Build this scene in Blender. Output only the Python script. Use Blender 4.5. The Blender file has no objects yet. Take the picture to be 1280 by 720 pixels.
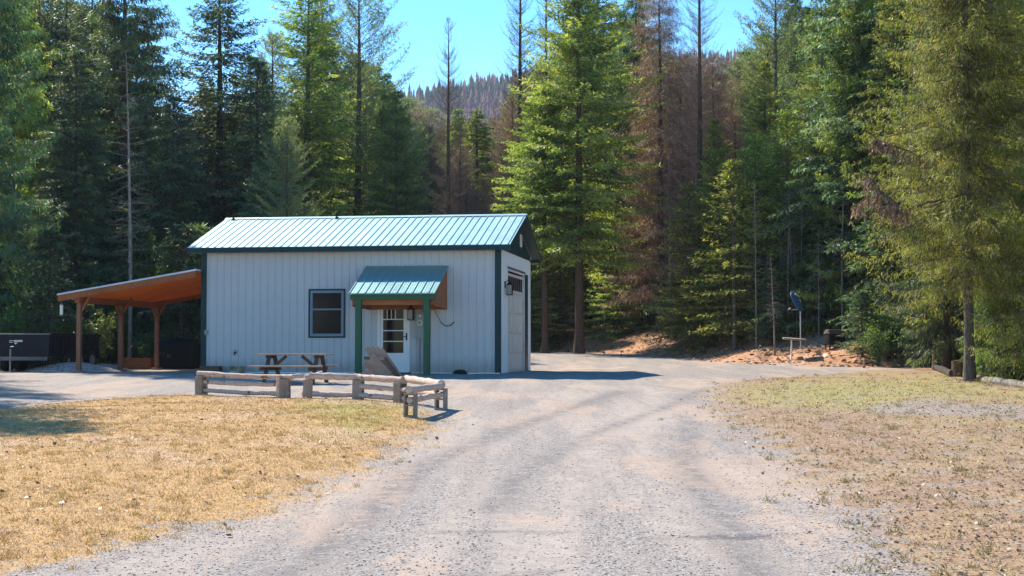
import bpy, math, random
import numpy as np
from mathutils import Vector, Matrix
PI = math.pi
R_ = math.radians
sc = bpy.context.scene
COL = sc.collection
rng = np.random.default_rng(7)
random.seed(5)
# ------------------------------------------------------------------ camera model (1280x720 pixels of the photo)
F = 1850.0; PITCH = math.atan(75 / F); CAMZ = 1.7
def ray(u, v):
    a = (u - 640) / F; b = (360 - v) / F
    c, s = math.cos(PITCH), math.sin(PITCH)
    return np.array([a, c - b * s, s + b * c])

# ------------------------------------------------------------------ scene objects helpers
def setp(o, label=None, cat=None, group=None, kind=None):
    if label: o['label'] = label
    if cat: o['category'] = cat
    if group: o['group'] = group
    if kind: o['kind'] = kind
    return o
def empty(name, loc=(0, 0, 0), rz=0.0):
    o = bpy.data.objects.new(name, None); COL.objects.link(o)
    o.location = loc; o.rotation_euler = (0, 0, rz); o.empty_display_size = .3
    return o
def copy_tree(o, parent=None):
    c = o.copy(); COL.objects.link(c); c.parent = parent
    for ch in list(o.children): copy_tree(ch, c)
    return c

class MB:
    def __init__(s): s.v = []; s.f = []; s.m = []; s.sm = []
    def add(s, vs, fs, mi=0, smooth=False):
        n = len(s.v); s.v += [tuple(p) for p in vs]
        for f in fs: s.f.append(tuple(i + n for i in f)); s.m.append(mi); s.sm.append(smooth)
    def box(s, x0, x1, y0, y1, z0, z1, mi=0, M=None):
        vs = [(x, y, z) for z in (z0, z1) for y in (y0, y1) for x in (x0, x1)]
        if M is not None: vs = [tuple(M @ Vector(p)) for p in vs]
        s.add(vs, [(0, 2, 3, 1), (4, 5, 7, 6), (0, 1, 5, 4), (2, 6, 7, 3), (0, 4, 6, 2), (1, 3, 7, 5)], mi)
    def bar(s, a, b, w, h, mi=0, up=(0, 0, 1)):
        a = Vector(a); b = Vector(b); d = (b - a); L = d.length; d.normalize()
        up = Vector(up)
        x = d.cross(up)
        if x.length < 1e-3: x = d.cross(Vector((0, 1, 0)))
        x.normalize(); z = x.cross(d)
        M = Matrix((x, d, z)).transposed().to_4x4(); M.translation = a
        s.box(-w / 2, w / 2, 0, L, -h / 2, h / 2, mi, M)
    def tube(s, pts, rad, n=8, mi=0, smooth=True, jit=0.0, caps=True):
        pts = [Vector(p) for p in pts]; N = len(pts)
        if not hasattr(rad, '__len__'): rad = [rad] * N
        vs = []; ref = None
        for i, p in enumerate(pts):
            t = (pts[min(i + 1, N - 1)] - pts[max(i - 1, 0)]).normalized()
            if ref is None:
                ref = t.cross(Vector((0, 0, 1)))
                if ref.length < .1: ref = t.cross(Vector((0, 1, 0)))
            ref = (ref - t * ref.dot(t)).normalized(); q = t.cross(ref)
            for k in range(n):
                a = 2 * PI * k / n
                r = rad[i] * (1 + jit * (random.random() - .5))
                vs.append(p + (ref * math.cos(a) + q * math.sin(a)) * r)
        fs = [(i * n + k, i * n + (k + 1) % n, (i + 1) * n + (k + 1) % n, (i + 1) * n + k) for i in range(N - 1) for k in range(n)]
        s.add(vs, fs, mi, smooth)
        if caps:
            m = len(vs)
            s.add([vs[k] for k in range(n)], [tuple(reversed(range(n)))], mi)
            s.add([vs[m - n + k] for k in range(n)], [tuple(range(n))], mi)
    def disc(s, c, r, thick, axis='y', n=20, mi=0):
        c = Vector(c); A = {'x': Vector((1, 0, 0)), 'y': Vector((0, 1, 0)), 'z': Vector((0, 0, 1))}[axis]
        s.tube([c - A * thick / 2, c + A * thick / 2], [r, r], n, mi)
    def build(s, name, mats, parent=None, bevel=0):
        me = bpy.data.meshes.new(name); me.from_pydata(s.v, [], s.f)
        if not isinstance(mats, (list, tuple)): mats = [mats]
        for m in mats: me.materials.append(m)
        me.polygons.foreach_set('material_index', s.m); me.polygons.foreach_set('use_smooth', s.sm); me.update()
        o = bpy.data.objects.new(name, me); COL.objects.link(o)
        if parent: o.parent = parent
        if bevel:
            b = o.modifiers.new('bevel', 'BEVEL'); b.width = bevel; b.segments = 2; b.limit_method = 'ANGLE'
        return o

def np_mesh(name, verts, quads, mats, tone=None, mi=None, smooth=False):
    verts = np.asarray(verts, np.float32).reshape(-1, 3); quads = np.asarray(quads, np.int32)
    k = quads.shape[1]; nf = len(quads)
    me = bpy.data.meshes.new(name)
    me.vertices.add(len(verts)); me.vertices.foreach_set('co', verts.ravel())
    me.loops.add(nf * k); me.loops.foreach_set('vertex_index', quads.ravel())
    me.polygons.add(nf)
    me.polygons.foreach_set('loop_start', np.arange(0, nf * k, k, dtype=np.int32))
    if mi is not None: me.polygons.foreach_set('material_index', np.asarray(mi, np.int32))
    if smooth: me.polygons.foreach_set('use_smooth', np.ones(nf, bool))
    for m in mats: me.materials.append(m)
    if tone is not None:
        a = me.attributes.new('tone', 'FLOAT', 'FACE'); a.data.foreach_set('value', np.asarray(tone, np.float32))
    me.update(calc_edges=True)
    return me
def link_mesh(name, me, parent=None):
    o = bpy.data.objects.new(name, me); COL.objects.link(o)
    if parent: o.parent = parent
    return o

# ------------------------------------------------------------------ materials
class NT:
    def __init__(s, name):
        s.m = bpy.data.materials.new(name); s.m.use_nodes = True; s.t = s.m.node_tree; s.t.nodes.clear()
        s.out = s.n('ShaderNodeOutputMaterial')
    def n(s, ty, **kw):
        nd = s.t.nodes.new(ty)
        for k, v in kw.items():
            if k.startswith('i_'): nd.inputs[k[2:].replace('_', ' ')].default_value = v
            else: setattr(nd, k, v)
        return nd
    def l(s, a, b): s.t.links.new(a, b)
    def mix(s, fac, a, b, mode='MIX'):
        nd = s.n('ShaderNodeMix', data_type='RGBA', blend_type=mode)
        for inp, val in ((nd.inputs[0], fac), (nd.inputs[6], a), (nd.inputs[7], b)):
            if hasattr(val, 'is_output'): s.l(val, inp)
            elif isinstance(val, (tuple, list)): inp.default_value = (*val, 1)
            else: inp.default_value = val
        return nd.outputs[2]
    def math(s, op, a, b=0.0, c=0.0, clamp=False):
        nd = s.n('ShaderNodeMath', operation=op, use_clamp=clamp)
        for i, val in enumerate((a, b, c)):
            if hasattr(val, 'is_output'): s.l(val, nd.inputs[i])
            else: nd.inputs[i].default_value = val
        return nd.outputs[0]
    def ramp(s, fac, stops, interp='LINEAR'):
        nd = s.n('ShaderNodeValToRGB'); cr = nd.color_ramp; cr.interpolation = interp
        while len(cr.elements) < len(stops): cr.elements.new(.5)
        for e, (p, c) in zip(cr.elements, stops):
            e.position = p; e.color = (*c, 1) if isinstance(c, (tuple, list)) else (c, c, c, 1)
        s.l(fac, nd.inputs[0]); return nd.outputs[0]
    def smooth(s, x, a, b):
        nd = s.n('ShaderNodeMapRange', interpolation_type='SMOOTHSTEP', clamp=True)
        s.l(x, nd.inputs[0]); nd.inputs[1].default_value = a; nd.inputs[2].default_value = b
        return nd.outputs[0]
    def noise(s, scale, detail=3, rough=.55, vec=None, dist=0.0, out=0):
        nd = s.n('ShaderNodeTexNoise'); nd.inputs['Scale'].default_value = scale; nd.inputs['Detail'].default_value = detail
        nd.inputs['Roughness'].default_value = rough; nd.inputs['Distortion'].default_value = dist
        if vec is not None: s.l(vec, nd.inputs['Vector'])
        return nd.outputs[out]
    def coord(s, scale=(1, 1, 1), obj=True, rot=(0, 0, 0)):
        tc = s.n('ShaderNodeTexCoord') if obj else s.n('ShaderNodeNewGeometry')
        mp = s.n('ShaderNodeMapping'); mp.inputs['Scale'].default_value = scale; mp.inputs['Rotation'].default_value = rot
        s.l(tc.outputs['Object'] if obj else tc.outputs['Position'], mp.inputs[0]); return mp.outputs[0]
    def attr(s, name):
        return s.n('ShaderNodeAttribute', attribute_name=name).outputs['Fac']
    def bsdf(s, col, rough=.8, spec=.3, metal=0.0, bump=None, bstr=.3, bdist=.02, **kw):
        p = s.n('ShaderNodeBsdfPrincipled')
        if hasattr(col, 'is_output'): s.l(col, p.inputs['Base Color'])
        else: p.inputs['Base Color'].default_value = (*col, 1)
        if hasattr(rough, 'is_output'): s.l(rough, p.inputs['Roughness'])
        else: p.inputs['Roughness'].default_value = rough
        p.inputs['Specular IOR Level'].default_value = spec; p.inputs['Metallic'].default_value = metal
        for k, v in kw.items(): p.inputs[k.replace('_', ' ')].default_value = v
        if bump is not None:
            b = s.n('ShaderNodeBump'); b.inputs['Strength'].default_value = bstr; b.inputs['Distance'].default_value = bdist
            s.l(bump, b.inputs['Height']); s.l(b.outputs[0], p.inputs['Normal'])
        return p.outputs[0]
    def done(s, sh): s.l(sh, s.out.inputs[0]); return s.m

def paint(name, col, rough=.5, spec=.4, var=.12, dirt=.0, metal=0.0, **kw):
    t = NT(name); c = t.coord()
    n1 = t.noise(1.3, 4, .6, c); n2 = t.noise(30, 3, .6, c)
    k = t.math('MULTIPLY_ADD', n1, var * 2, 1 - var)
    k2 = t.math('MULTIPLY_ADD', n2, var, 1 - var / 2); k = t.math('MULTIPLY', k, k2)
    cm = t.n('ShaderNodeCombineColor'); [t.l(k, cm.inputs[i]) for i in range(3)]
    cc = t.mix(1.0, col, cm.outputs[0], 'MULTIPLY')
    r = t.math('MULTIPLY_ADD', n1, .2, rough - .1)
    return t.done(t.bsdf(cc, r, spec, metal, bump=n2, bstr=.06, bdist=.003, **kw))
def wood(name, a, b, scale=(1, 1, 12), rough=.8, grain=6.0, bstr=.35):
    t = NT(name); c = t.coord(scale)
    n1 = t.noise(grain, 6, .65, c, .6); n2 = t.noise(1.1, 3, .5, t.coord())
    f = t.math('MULTIPLY_ADD', n1, .8, t.math('MULTIPLY_ADD', n2, .6, -.25)) if False else t.math('ADD', t.math('MULTIPLY', n1, .75), t.math('MULTIPLY_ADD', n2, .7, -.25))
    cc = t.ramp(f, [(.25, b), (.72, a)])
    return t.done(t.bsdf(cc, rough, .2, bump=n1, bstr=bstr, bdist=.01))
def bark(name, a, b):
    t = NT(name); c = t.coord((5, 5, .9)); n1 = t.noise(4, 6, .7, c, .4); n2 = t.noise(.7, 3, .5, t.coord())
    cc = t.mix(t.smooth(n1, .35, .65), b, a); cc = t.mix(t.math('MULTIPLY', n2, .5), cc, (.16, .15, .12))
    return t.done(t.bsdf(cc, .95, .1, bump=n1, bstr=.9, bdist=.05))
def foliage(name, stops, trans=.38, hue=.06, spec=.35):
    t = NT(name); f = t.attr('tone'); oi = t.n('ShaderNodeObjectInfo')
    col = t.ramp(f, stops)
    hs = t.n('ShaderNodeHueSaturation'); t.l(col, hs.inputs['Color'])
    t.l(t.math('MULTIPLY_ADD', oi.outputs['Random'], hue, .5 - hue / 2), hs.inputs['Hue'])
    t.l(t.math('MULTIPLY_ADD', oi.outputs['Random'], .5, .78), hs.inputs['Value'])
    d = t.bsdf(hs.outputs[0], .55, spec)
    tr = t.n('ShaderNodeBsdfTranslucent'); g = t.mix(1.0, hs.outputs[0], (1.15, 1.2, .6), 'MULTIPLY'); t.l(g, tr.inputs[0])
    mx = t.n('ShaderNodeMixShader'); mx.inputs[0].default_value = trans; t.l(d, mx.inputs[1]); t.l(tr.outputs[0], mx.inputs[2])
    return t.done(mx.outputs[0])

M = {}
M['fir'] = foliage('fir_needles', [(0, (0.045, 0.084, 0.026)), (.45, (0.149, 0.217, 0.054)), (.88, (0.404, 0.448, 0.105)), (.97, (0.269, 0.172, 0.075))], .42)
M['firlight'] = foliage('light_fir_needles', [(0, (0.067, 0.108, 0.030)), (.4, (0.224, 0.284, 0.067)), (.88, (0.568, 0.568, 0.128)), (.97, (0.359, 0.239, 0.090))], .45)
M['dark'] = foliage('hemlock_needles', [(0, (0.030, 0.060, 0.033)), (.5, (0.090, 0.149, 0.075)), (.92, (0.254, 0.329, 0.149)), (.98, (0.194, 0.135, 0.075))], .4)
M['pine'] = foliage('pine_needles', [(0, (0.090, 0.128, 0.054)), (.5, (0.187, 0.239, 0.090)), (.93, (0.329, 0.374, 0.135)), (1, (0.314, 0.209, 0.105))], .38)
M['cedar'] = foliage('cedar_sprays', [(0, (.045, .075, .020)), (.42, (.170, .235, .050)), (.76, (.44, .50, .11)), (.9, (.33, .22, .09)), (1, (.42, .28, .14))], .45)
M['brown'] = foliage('dead_sprays', [(0, (0.090, 0.048, 0.036)), (.5, (0.284, 0.158, 0.116)), (1, (0.600, 0.463, 0.374))], .25, .02)
M['twig'] = foliage('bare_twigs', [(0, (0.128, 0.083, 0.067)), (.6, (0.239, 0.158, 0.128)), (1, (0.419, 0.299, 0.239))], .08, .02)
M['palet'] = foliage('pale_twigs', [(0, (.14, .12, .10)), (1, (.34, .30, .26))], .05, .01)
M['shrub'] = foliage('shrub_leaves', [(0, (.035, .065, .022)), (.5, (.085, .135, .040)), (.93, (.20, .25, .07)), (1, (.22, .19, .07))], .42)
M['bark_red'] = bark('reddish_bark', (.17, .088, .055), (.06, .03, .02))
M['bark_grey'] = bark('grey_bark', (.17, .14, .115), (.055, .042, .035))
M['bark_pale'] = bark('pale_bark', (.40, .36, .31), (.18, .15, .12))
M['bark_dark'] = bark('dark_bark', (.075, .055, .045), (.028, .02, .017))
def sidingm():
    t = NT('white_steel_siding'); c = t.coord(); n1 = t.noise(.9, 4, .6, c); n2 = t.noise(7, 5, .7, t.coord((1, 1, .35))); pn = t.n('ShaderNodeTexNoise'); pn.inputs['Scale'].default_value = 1.0
    sp = t.n('ShaderNodeSeparateXYZ'); tc = t.n('ShaderNodeTexCoord'); t.l(tc.outputs['Object'], sp.inputs[0])
    wn = t.n('ShaderNodeTexWhiteNoise', noise_dimensions='1D'); t.l(t.math('FLOOR', t.math('MULTIPLY', sp.outputs[0], 1 / .9144)), wn.inputs['W'])
    col = t.mix(n1, (.47, .48, .48), (.51, .515, .51)); col = t.mix(t.math('MULTIPLY', wn.outputs['Value'], .12), col, (.36, .375, .38))
    low = t.math('SUBTRACT', t.math('ADD', .18, t.math('MULTIPLY', n2, .5)), sp.outputs[2]); col = t.mix(t.math('MULTIPLY', t.smooth(low, -.12, .35), .65), col, (.27, .235, .20))
    col = t.mix(t.math('MULTIPLY', t.smooth(n2, .58, .75), .18), col, (.30, .29, .27))
    return t.done(t.bsdf(col, .45, .5, bump=t.noise(1.6, 3, .5, t.coord((1, 1, .5))), bstr=.25, bdist=.02))
M['siding'] = sidingm()
M['white'] = paint('white_paint', (.78, .78, .76), .45, .4, .04)
M['gdoor'] = paint('garage_door_paint', (.74, .70, .64), .5, .4, .04)
M['teal'] = paint('dark_teal_trim', (.006, .040, .043), .5, .25, .12)
M['roof'] = paint('green_steel_roof', (.38, .56, .535), .50, .8, .10, metal=.85)
M['proof'] = paint('green_steel_roof_in_shade', (.24, .43, .40), .46, .7, .08, metal=.8)  # same green steel as the roof, darkened for the eave's shade
M['post'] = paint('green_stained_wood', (.030, .105, .050), .6, .3, .15)
M['ply'] = wood('orange_plywood', (.42, .17, .07), (.27, .095, .04), (1, 1, 4), .7)
M['ceil'] = wood('orange_ceiling_boards', (.85, .25, .035), (.66, .155, .022), (.4, 6, 6), .55, 3, .2)
M['beam'] = wood('stained_timber', (.38, .125, .045), (.22, .07, .028), (4, 4, .8), .7, 4)
M['cpost'] = wood('timber_post', (.32, .16, .10), (.17, .08, .05), (6, 6, .8), .8, 4)
M['edge'] = paint('pale_roof_metal', (.70, .70, .68), .4, .5, .05)
M['tabwood'] = wood('brown_stain_with_glare', (.46, .34, .29), (.27, .17, .13), (1.2, 9, 9), .45, 4)  # brown stain, lightened in colour for sun glare on the boards
M['tableg'] = wood('dark_brown_frame', (.15, .095, .07), (.07, .045, .035), (4, 4, 1), .7, 4)
M['oldwood'] = wood('grey_brown_boards', (.40, .29, .22), (.22, .15, .11), (3, 3, 1.5), .8, 4)
M['winframe'] = paint('blue_grey_frame', (.16, .23, .29), .4, .4, .05)
M['black'] = paint('black_metal', (.008, .008, .009), .6, .2, .2)
M['trailer'] = paint('dark_navy_paint', (.004, .005, .012), .45, .25, .2)
M['galv'] = paint('galvanised_metal', (.20, .20, .21), .45, .6, .15, metal=.5)
M['greygreen'] = paint('grey_green_box', (.27, .31, .30), .5, .4, .06)
M['rubber'] = paint('tyre_rubber', (.02, .02, .02), .9, .2, .2)
M['cream'] = paint('cream_plastic', (.80, .76, .55), .4, .4, .03)
M['dishblue'] = paint('blue_grey_dish', (.055, .12, .20), .5, .4, .08)
M['rust'] = paint('brown_lid', (.11, .065, .045), .8, .2, .3)
M['tan'] = paint('tan_clay', (.42, .31, .20), .8, .2, .15)
def glassy():
    t = NT('window_glass'); return t.done(t.bsdf((.012, .010, .013), .10, .18))
M['glass'] = glassy()
def lampglass():
    t = NT('seeded_lamp_glass'); return t.done(t.bsdf((.22, .21, .18), .25, .5))
M['lglass'] = lampglass()
def concrete():
    t = NT('concrete_block'); n1 = t.noise(60, 4, .7, t.coord()); n2 = t.noise(4, 4, .6, t.coord())
    c = t.ramp(n2, [(.3, (.22, .165, .125)), (.7, (.38, .31, .25))]); c = t.mix(t.smooth(n1, .45, .75), c, (.19, .15, .12))
    return t.done(t.bsdf(c, .95, .15, bump=n1, bstr=.7, bdist=.01))
M['conc'] = concrete()
def logmat():
    t = NT('peeled_log'); n1 = t.noise(5, 6, .7, t.coord((1, 6, 6)), .5); n2 = t.noise(7, 4, .6, t.coord())
    c = t.ramp(n1, [(.3, (.32, .21, .15)), (.6, (.60, .47, .38))]); c = t.mix(t.smooth(n2, .60, .68), c, (.10, .055, .035))
    return t.done(t.bsdf(c, .85, .2, bump=n1, bstr=.6, bdist=.015))
M['log'] = logmat()

# ------------------------------------------------------------------ world, sun, camera
SUN_H = np.array([.77, -.93]); SUN_L = np.linalg.norm(SUN_H)          # shadow displacement per metre of height
ELEV = math.atan(1 / SUN_L); TOSUN = Vector((-SUN_H[0], -SUN_H[1], 1)).normalized()
AZ = math.atan2(TOSUN.x, TOSUN.y)
w = bpy.data.worlds.new('World'); sc.world = w; w.use_nodes = True
nt = w.node_tree; bg = nt.nodes['Background']; sky = nt.nodes.new('ShaderNodeTexSky'); sky.sky_type = 'NISHITA'
sky.sun_disc = False; sky.sun_elevation = ELEV; sky.sun_rotation = AZ
sky.altitude = 900; sky.air_density = 1.15; sky.dust_density = 0.0; sky.ozone_density = 4.0
hs = nt.nodes.new('ShaderNodeHueSaturation'); hs.inputs['Saturation'].default_value = 1.38
nt.links.new(sky.outputs[0], hs.inputs['Color']); nt.links.new(hs.outputs[0], bg.inputs[0]); bg.inputs[1].default_value = .125
sd = bpy.data.lights.new('sun', 'SUN'); sd.energy = 5.0; sd.angle = R_(.53); sd.color = (1, .91, .79)
so = bpy.data.objects.new('sun', sd); COL.objects.link(so); so.location = (-20, 30, 40)
so.rotation_euler = (-TOSUN).to_track_quat('-Z', 'Y').to_euler()
cd = bpy.data.cameras.new('camera'); cam = bpy.data.objects.new('camera', cd); COL.objects.link(cam); sc.camera = cam
cam.location = (0, 0, CAMZ); cam.rotation_euler = (PI / 2 + PITCH, 0, 0)
cd.sensor_width = 36; cd.lens = F / 1280 * 36; cd.clip_start = .1; cd.clip_end = 6000
sc.view_settings.view_transform = 'Standard'; sc.view_settings.look = 'None'; sc.view_settings.gamma = 1
sc.view_settings.exposure = 1.12
sc.cycles.max_bounces = 8; sc.cycles.diffuse_bounces = 4; sc.cycles.transmission_bounces = 4; sc.cycles.volume_bounces = 0
sc.cycles.transparent_max_bounces = 8; sc.cycles.use_denoising = True

# ------------------------------------------------------------------ ground height and masks
SLOPE = .0219
def gpt(u, v):       # point on the plain sloping plane
    D = 1.7 * F / (v - 394.0); return ((u - 640) / F * D, D)
def sdist(poly, X, Y):   # signed distance (+ inside)
    P = np.array(poly); Q = np.roll(P, -1, 0); d = np.full(X.shape, 1e9); inside = np.zeros(X.shape, bool)
    for (x0, y0), (x1, y1) in zip(P, Q):
        ex, ey = x1 - x0, y1 - y0; t = np.clip(((X - x0) * ex + (Y - y0) * ey) / (ex * ex + ey * ey + 1e-9), 0, 1)
        d = np.minimum(d, np.hypot(X - x0 - t * ex, Y - y0 - t * ey))
        c = ((y0 > Y) != (y1 > Y)) & (X < (x1 - x0) * (Y - y0) / (y1 - y0 + 1e-12) + x0); inside ^= c
    return np.where(inside, d, -d)
FOREST = [(-90, 38), (-24, 45), (-17.8, 50.5), (-12.5, 53), (-8.5, 54.5), (-5, 60), (-4.5, 72), (1, 73), (4.25, 65.5), (7, 56.8), (8.4, 52), (9.8, 49.8), (12.1, 48.2),
          (13.2, 46), (12.4, 40), (12.6, 36), (12.2, 31), (13.5, 20), (16, 4), (22, -14), (120, -14), (120, 160), (-90, 160)]
LAWN = [gpt(u, v) for u, v in ((545, 522), (520, 512), (497, 502), (448, 499), (385, 498), (357, 497), (250, 494), (180, 495), (110, 500), (60, 505), (0, 512), (-120, 520))] + [(-22, 22), (-22, 8), (-8, 7.5), (-4.7, 8.5), (-3.5, 9.8), (-2.85, 11), (-2.35, 12.3), (-1.8, 15.3), (-1.4, 18.9), (-1.2, 22.5)]
RLAWN = [(2.3, 4), (2.55, 9.6), (2.9, 12.8), (3.27, 18.9), (3.5, 25), (3.9, 29), (4.4, 33), (5.2, 37), (6.9, 40.5), (9.5, 43.5), (11.2, 46.5), (13.2, 47.5), (13.6, 46), (12.8, 36), (12.6, 31), (14, 20), (18, 2)]
STRIP = [gpt(u, v) for u, v in ((1075, 509), (1150, 503), (1300, 512), (1420, 522), (1420, 540), (1280, 528), (1160, 524), (1090, 518))]
def vnoise(X, Y, s, seed=0):
    r = np.random.default_rng(seed); G = r.random((64, 64)); x = X / s; y = Y / s
    xi = np.floor(x).astype(int); yi = np.floor(y).astype(int); fx = x - xi; fy = y - yi
    fx = fx * fx * (3 - 2 * fx); fy = fy * fy * (3 - 2 * fy); g = lambda a, b: G[a % 64, b % 64]
    return (g(xi, yi) * (1 - fx) + g(xi + 1, yi) * fx) * (1 - fy) + (g(xi, yi + 1) * (1 - fx) + g(xi + 1, yi + 1) * fx) * fy - .5
def sst(x, a, b):
    t = np.clip((x - a) / (b - a), 0, 1); return t * t * (3 - 2 * t)
def height(X, Y):
    X = np.asarray(X, float); Y = np.asarray(Y, float)
    z = SLOPE * Y
    z = np.where(Y > 160, SLOPE * 160 + (Y - 160) * .004, z)
    pad = sst(X, -22, -16) * (1 - sst(X, 1.5, 6)) * sst(Y, 40, 43) * (1 - sst(Y, 51, 60))
    z = z * (1 - pad) + .95 * pad
    sf = sdist(FOREST, X, Y)
    bankx = sst(X, -3, 3) * (1 - sst(X, 11.5, 15))
    z = z + bankx * (.95 * sst(sf + vnoise(X, Y, 2.2, 3) * 1.4, -.1, 4.0))
    z = z + sst(sf, 0, 3) * (vnoise(X, Y, 1.7, 5) * .22 + vnoise(X, Y, .6, 6) * .08) + np.clip(sf, 0, 60) * .012
    lawn = sst(sdist(LAWN, X, Y), -.2, 1.2); rl = sst(sdist(RLAWN, X, Y), -.2, 1.5)
    z = z + (lawn + rl) * (.05 + vnoise(X, Y, 1.3, 8) * .05 + vnoise(X, Y, .4, 9) * .02)
    dr = (1 - np.clip(lawn + rl, 0, 1)) * (1 - sst(sf, -1, 1))
    cx = -.2 + (Y - 10) * .012 + .5 * sst(Y, 22, 42)
    for off, wd in ((-1.25, .38), (.35, .42), (1.75, .4)):
        z = z - dr * .022 * np.exp(-((X - cx - off * (1 + .008 * Y) + .25 * np.sin(Y * .22 + off)) / wd) ** 2)
    z = z + dr * (vnoise(X, Y, .9, 11) * .022 + vnoise(X * 2.2, Y * .5, 1.1, 12) * .02)
    return z
def gz(x, y): return float(height(np.array([x]), np.array([y]))[0])
def hit(u, v):      # pixel of the photo -> point on the terrain
    d = ray(u, v); t = 6.0; step = .25
    while t < 400:
        p = np.array([0, 0, CAMZ]) + d * t
        if p[2] < gz(p[0], p[1]): break
        t += step
    return Vector(p)
def at(u, D):       # pixel column at distance -> ground point
    x = (u - 640) / F * D; return Vector((x, D, gz(x, D)))

xs = np.concatenate([np.arange(-900, -120, 60), np.arange(-120, -20, 4), np.arange(-20, 18, .2), np.arange(18, 120, 4), np.arange(120, 901, 60)])
ys = np.concatenate([np.arange(-200, -20, 30), np.arange(-20, 4, 2), np.arange(4, 15, .1), np.arange(15, 30, .2), np.arange(30, 62, .3), np.arange(62, 100, 1.0), np.arange(100, 240, 10), np.arange(240, 900, 60)])
X, Y = np.meshgrid(xs, ys); Z = height(X, Y)
nx, ny = len(xs), len(ys)
idx = np.arange(nx * ny).reshape(ny, nx)
quads = np.stack([idx[:-1, :-1], idx[:-1, 1:], idx[1:, 1:], idx[1:, :-1]], -1).reshape(-1, 4)
def ground_mat():
    t = NT('gravel_grass_and_needles'); g = t.coord(obj=False)
    lawn = t.attr('lawn'); rl = t.attr('rlawn'); fo = t.attr('forest'); st = t.attr('strip')
    cn = lambda s, d=4, ro=.6, vec=g, lo=.33, hi=.67, dist=0.0: t.smooth(t.noise(s, d, ro, vec, dist), lo, hi)
    mul = lambda x, y: t.math('MULTIPLY', x, y); add = lambda x, y: t.math('ADD', x, y); sub5 = lambda x, k: t.math('MULTIPLY_ADD', x, k, -.5 * k)
    big = cn(.33, 4, .55); med = cn(1.5); mid = cn(4.5, 4, .65); fine = cn(13, 4, .7); vf = cn(48, 3, .7); raw = t.noise(9, 4, .65, g)
    def vor(scale):
        v = t.n('ShaderNodeTexVoronoi'); v.inputs['Scale'].default_value = scale
        wv = t.n('ShaderNodeVectorMath', operation='ADD'); nz = t.noise(scale * .6, 2, .5, g, out=1); sc_ = t.n('ShaderNodeVectorMath', operation='SCALE')
        t.l(nz, sc_.inputs[0]); sc_.inputs['Scale'].default_value = .5 / scale; t.l(g, wv.inputs[0]); t.l(sc_.outputs[0], wv.inputs[1])
        t.l(wv.outputs[0], v.inputs['Vector']); s_ = t.n('ShaderNodeSeparateColor'); t.l(v.outputs['Color'], s_.inputs[0]); return v, s_
    v1, sx = vor(52); v2, sy = vor(24); v3, sz = vor(110)
    ramp = lambda s_, k: t.ramp(s_, [(0, (.105 * k, .093 * k, .084 * k)), (.25, (.222 * k, .191 * k, .162 * k)), (.7, (.325 * k, .282 * k, .240 * k)), (1, (.46 * k, .415 * k, .37 * k))])
    stone = t.mix(t.smooth(sy.outputs[2], .4, .6), ramp(sx.outputs[0], 1.0), ramp(sz.outputs[0], 1.03)); stone = t.mix(mul(.45, t.smooth(sx.outputs[2], .5, .7)), stone, ramp(sy.outputs[1], 1.0))
    dust = t.mix(mid, (.355, .296, .240), (.455, .385, .315)); dust = t.mix(mul(vf, .30), dust, (.25, .208, .175))
    pinkd = t.mix(mid, (.38, .285, .21), (.45, .345, .26))
    gs = t.coord((1.3, .13, 1), obj=False); streak = cn(1.0, 5, .6, gs, .36, .64, .4)
    pk = t.smooth(add(add(streak, sub5(fine, .7)), t.math('MULTIPLY_ADD', t.attr('lane'), .75, -.25)), .35, .85)
    grav = t.mix(mul(pk, .72), stone, dust)
    tan = t.smooth(add(cn(.5, 4, .6, t.coord((1.2, .4, 1), obj=False), .36, .64, .5), sub5(fine, .35)), .62, 1.0)
    grav = t.mix(mul(tan, .8), grav, pinkd)
    gs2 = t.coord((2.4, .2, 1), obj=False); st2 = cn(.9, 5, .62, gs2, .36, .64, .7)
    ridge = mul(t.smooth(add(st2, sub5(fine, .8)), .75, 1.15), t.smooth(sx.outputs[1], .2, .6))
    ridge = t.math('MAXIMUM', mul(ridge, .6), mul(t.attr('track'), t.smooth(add(mul(fine, .6), mul(mid, .6)), .25, .75)))
    grav = t.mix(mul(ridge, .85), grav, t.mix(vf, (.105, .094, .087), (.20, .183, .17)))
    # short straw lawn
    straw = t.mix(fine, (.35, .20, .078), (.53, .325, .135)); straw = t.mix(mul(vf, .4), straw, (.60, .40, .19))
    straw = t.mix(mul(t.smooth(mid, .45, .9), .5), straw, (.34, .20, .085))
    straw = t.mix(mul(t.smooth(cn(2.2, 4, .7), .70, 1.0), .55), straw, (.29, .19, .10))
    green = t.mix(fine, (.20, .21, .045), (.36, .33, .08))
    gx = t.smooth(add(add(mul(med, .35), sub5(fine, .3)), mul(t.attr('green'), .9)), .38, .95); straw = t.mix(mul(gx, .85), straw, green)
    straw = t.mix(mul(t.smooth(big, .55, .95), .45), straw, (.50, .36, .25))
    # right side: brown litter, soil and thin grass
    lit = t.mix(fine, (.185, .112, .064), (.36, .24, .145)); lit = t.mix(mul(vf, .35), lit, (.48, .35, .23)); lit = t.mix(mul(t.smooth(mid, .5, .95), .55), lit, (.24, .145, .085))
    lit = t.mix(mul(t.smooth(cn(.8), .45, .9), .35), lit, t.mix(fine, (.33, .24, .12), (.46, .35, .17)))
    ygr = t.mix(fine, (.19, .20, .050), (.36, .32, .10)); ygr = t.mix(mul(mid, .5), ygr, (.42, .32, .17))
    gg = t.smooth(add(add(mul(med, .55), sub5(fine, .4)), mul(t.attr('rgreen'), .95)), .30, .9); lit = t.mix(mul(gg, .85), lit, ygr)
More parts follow.
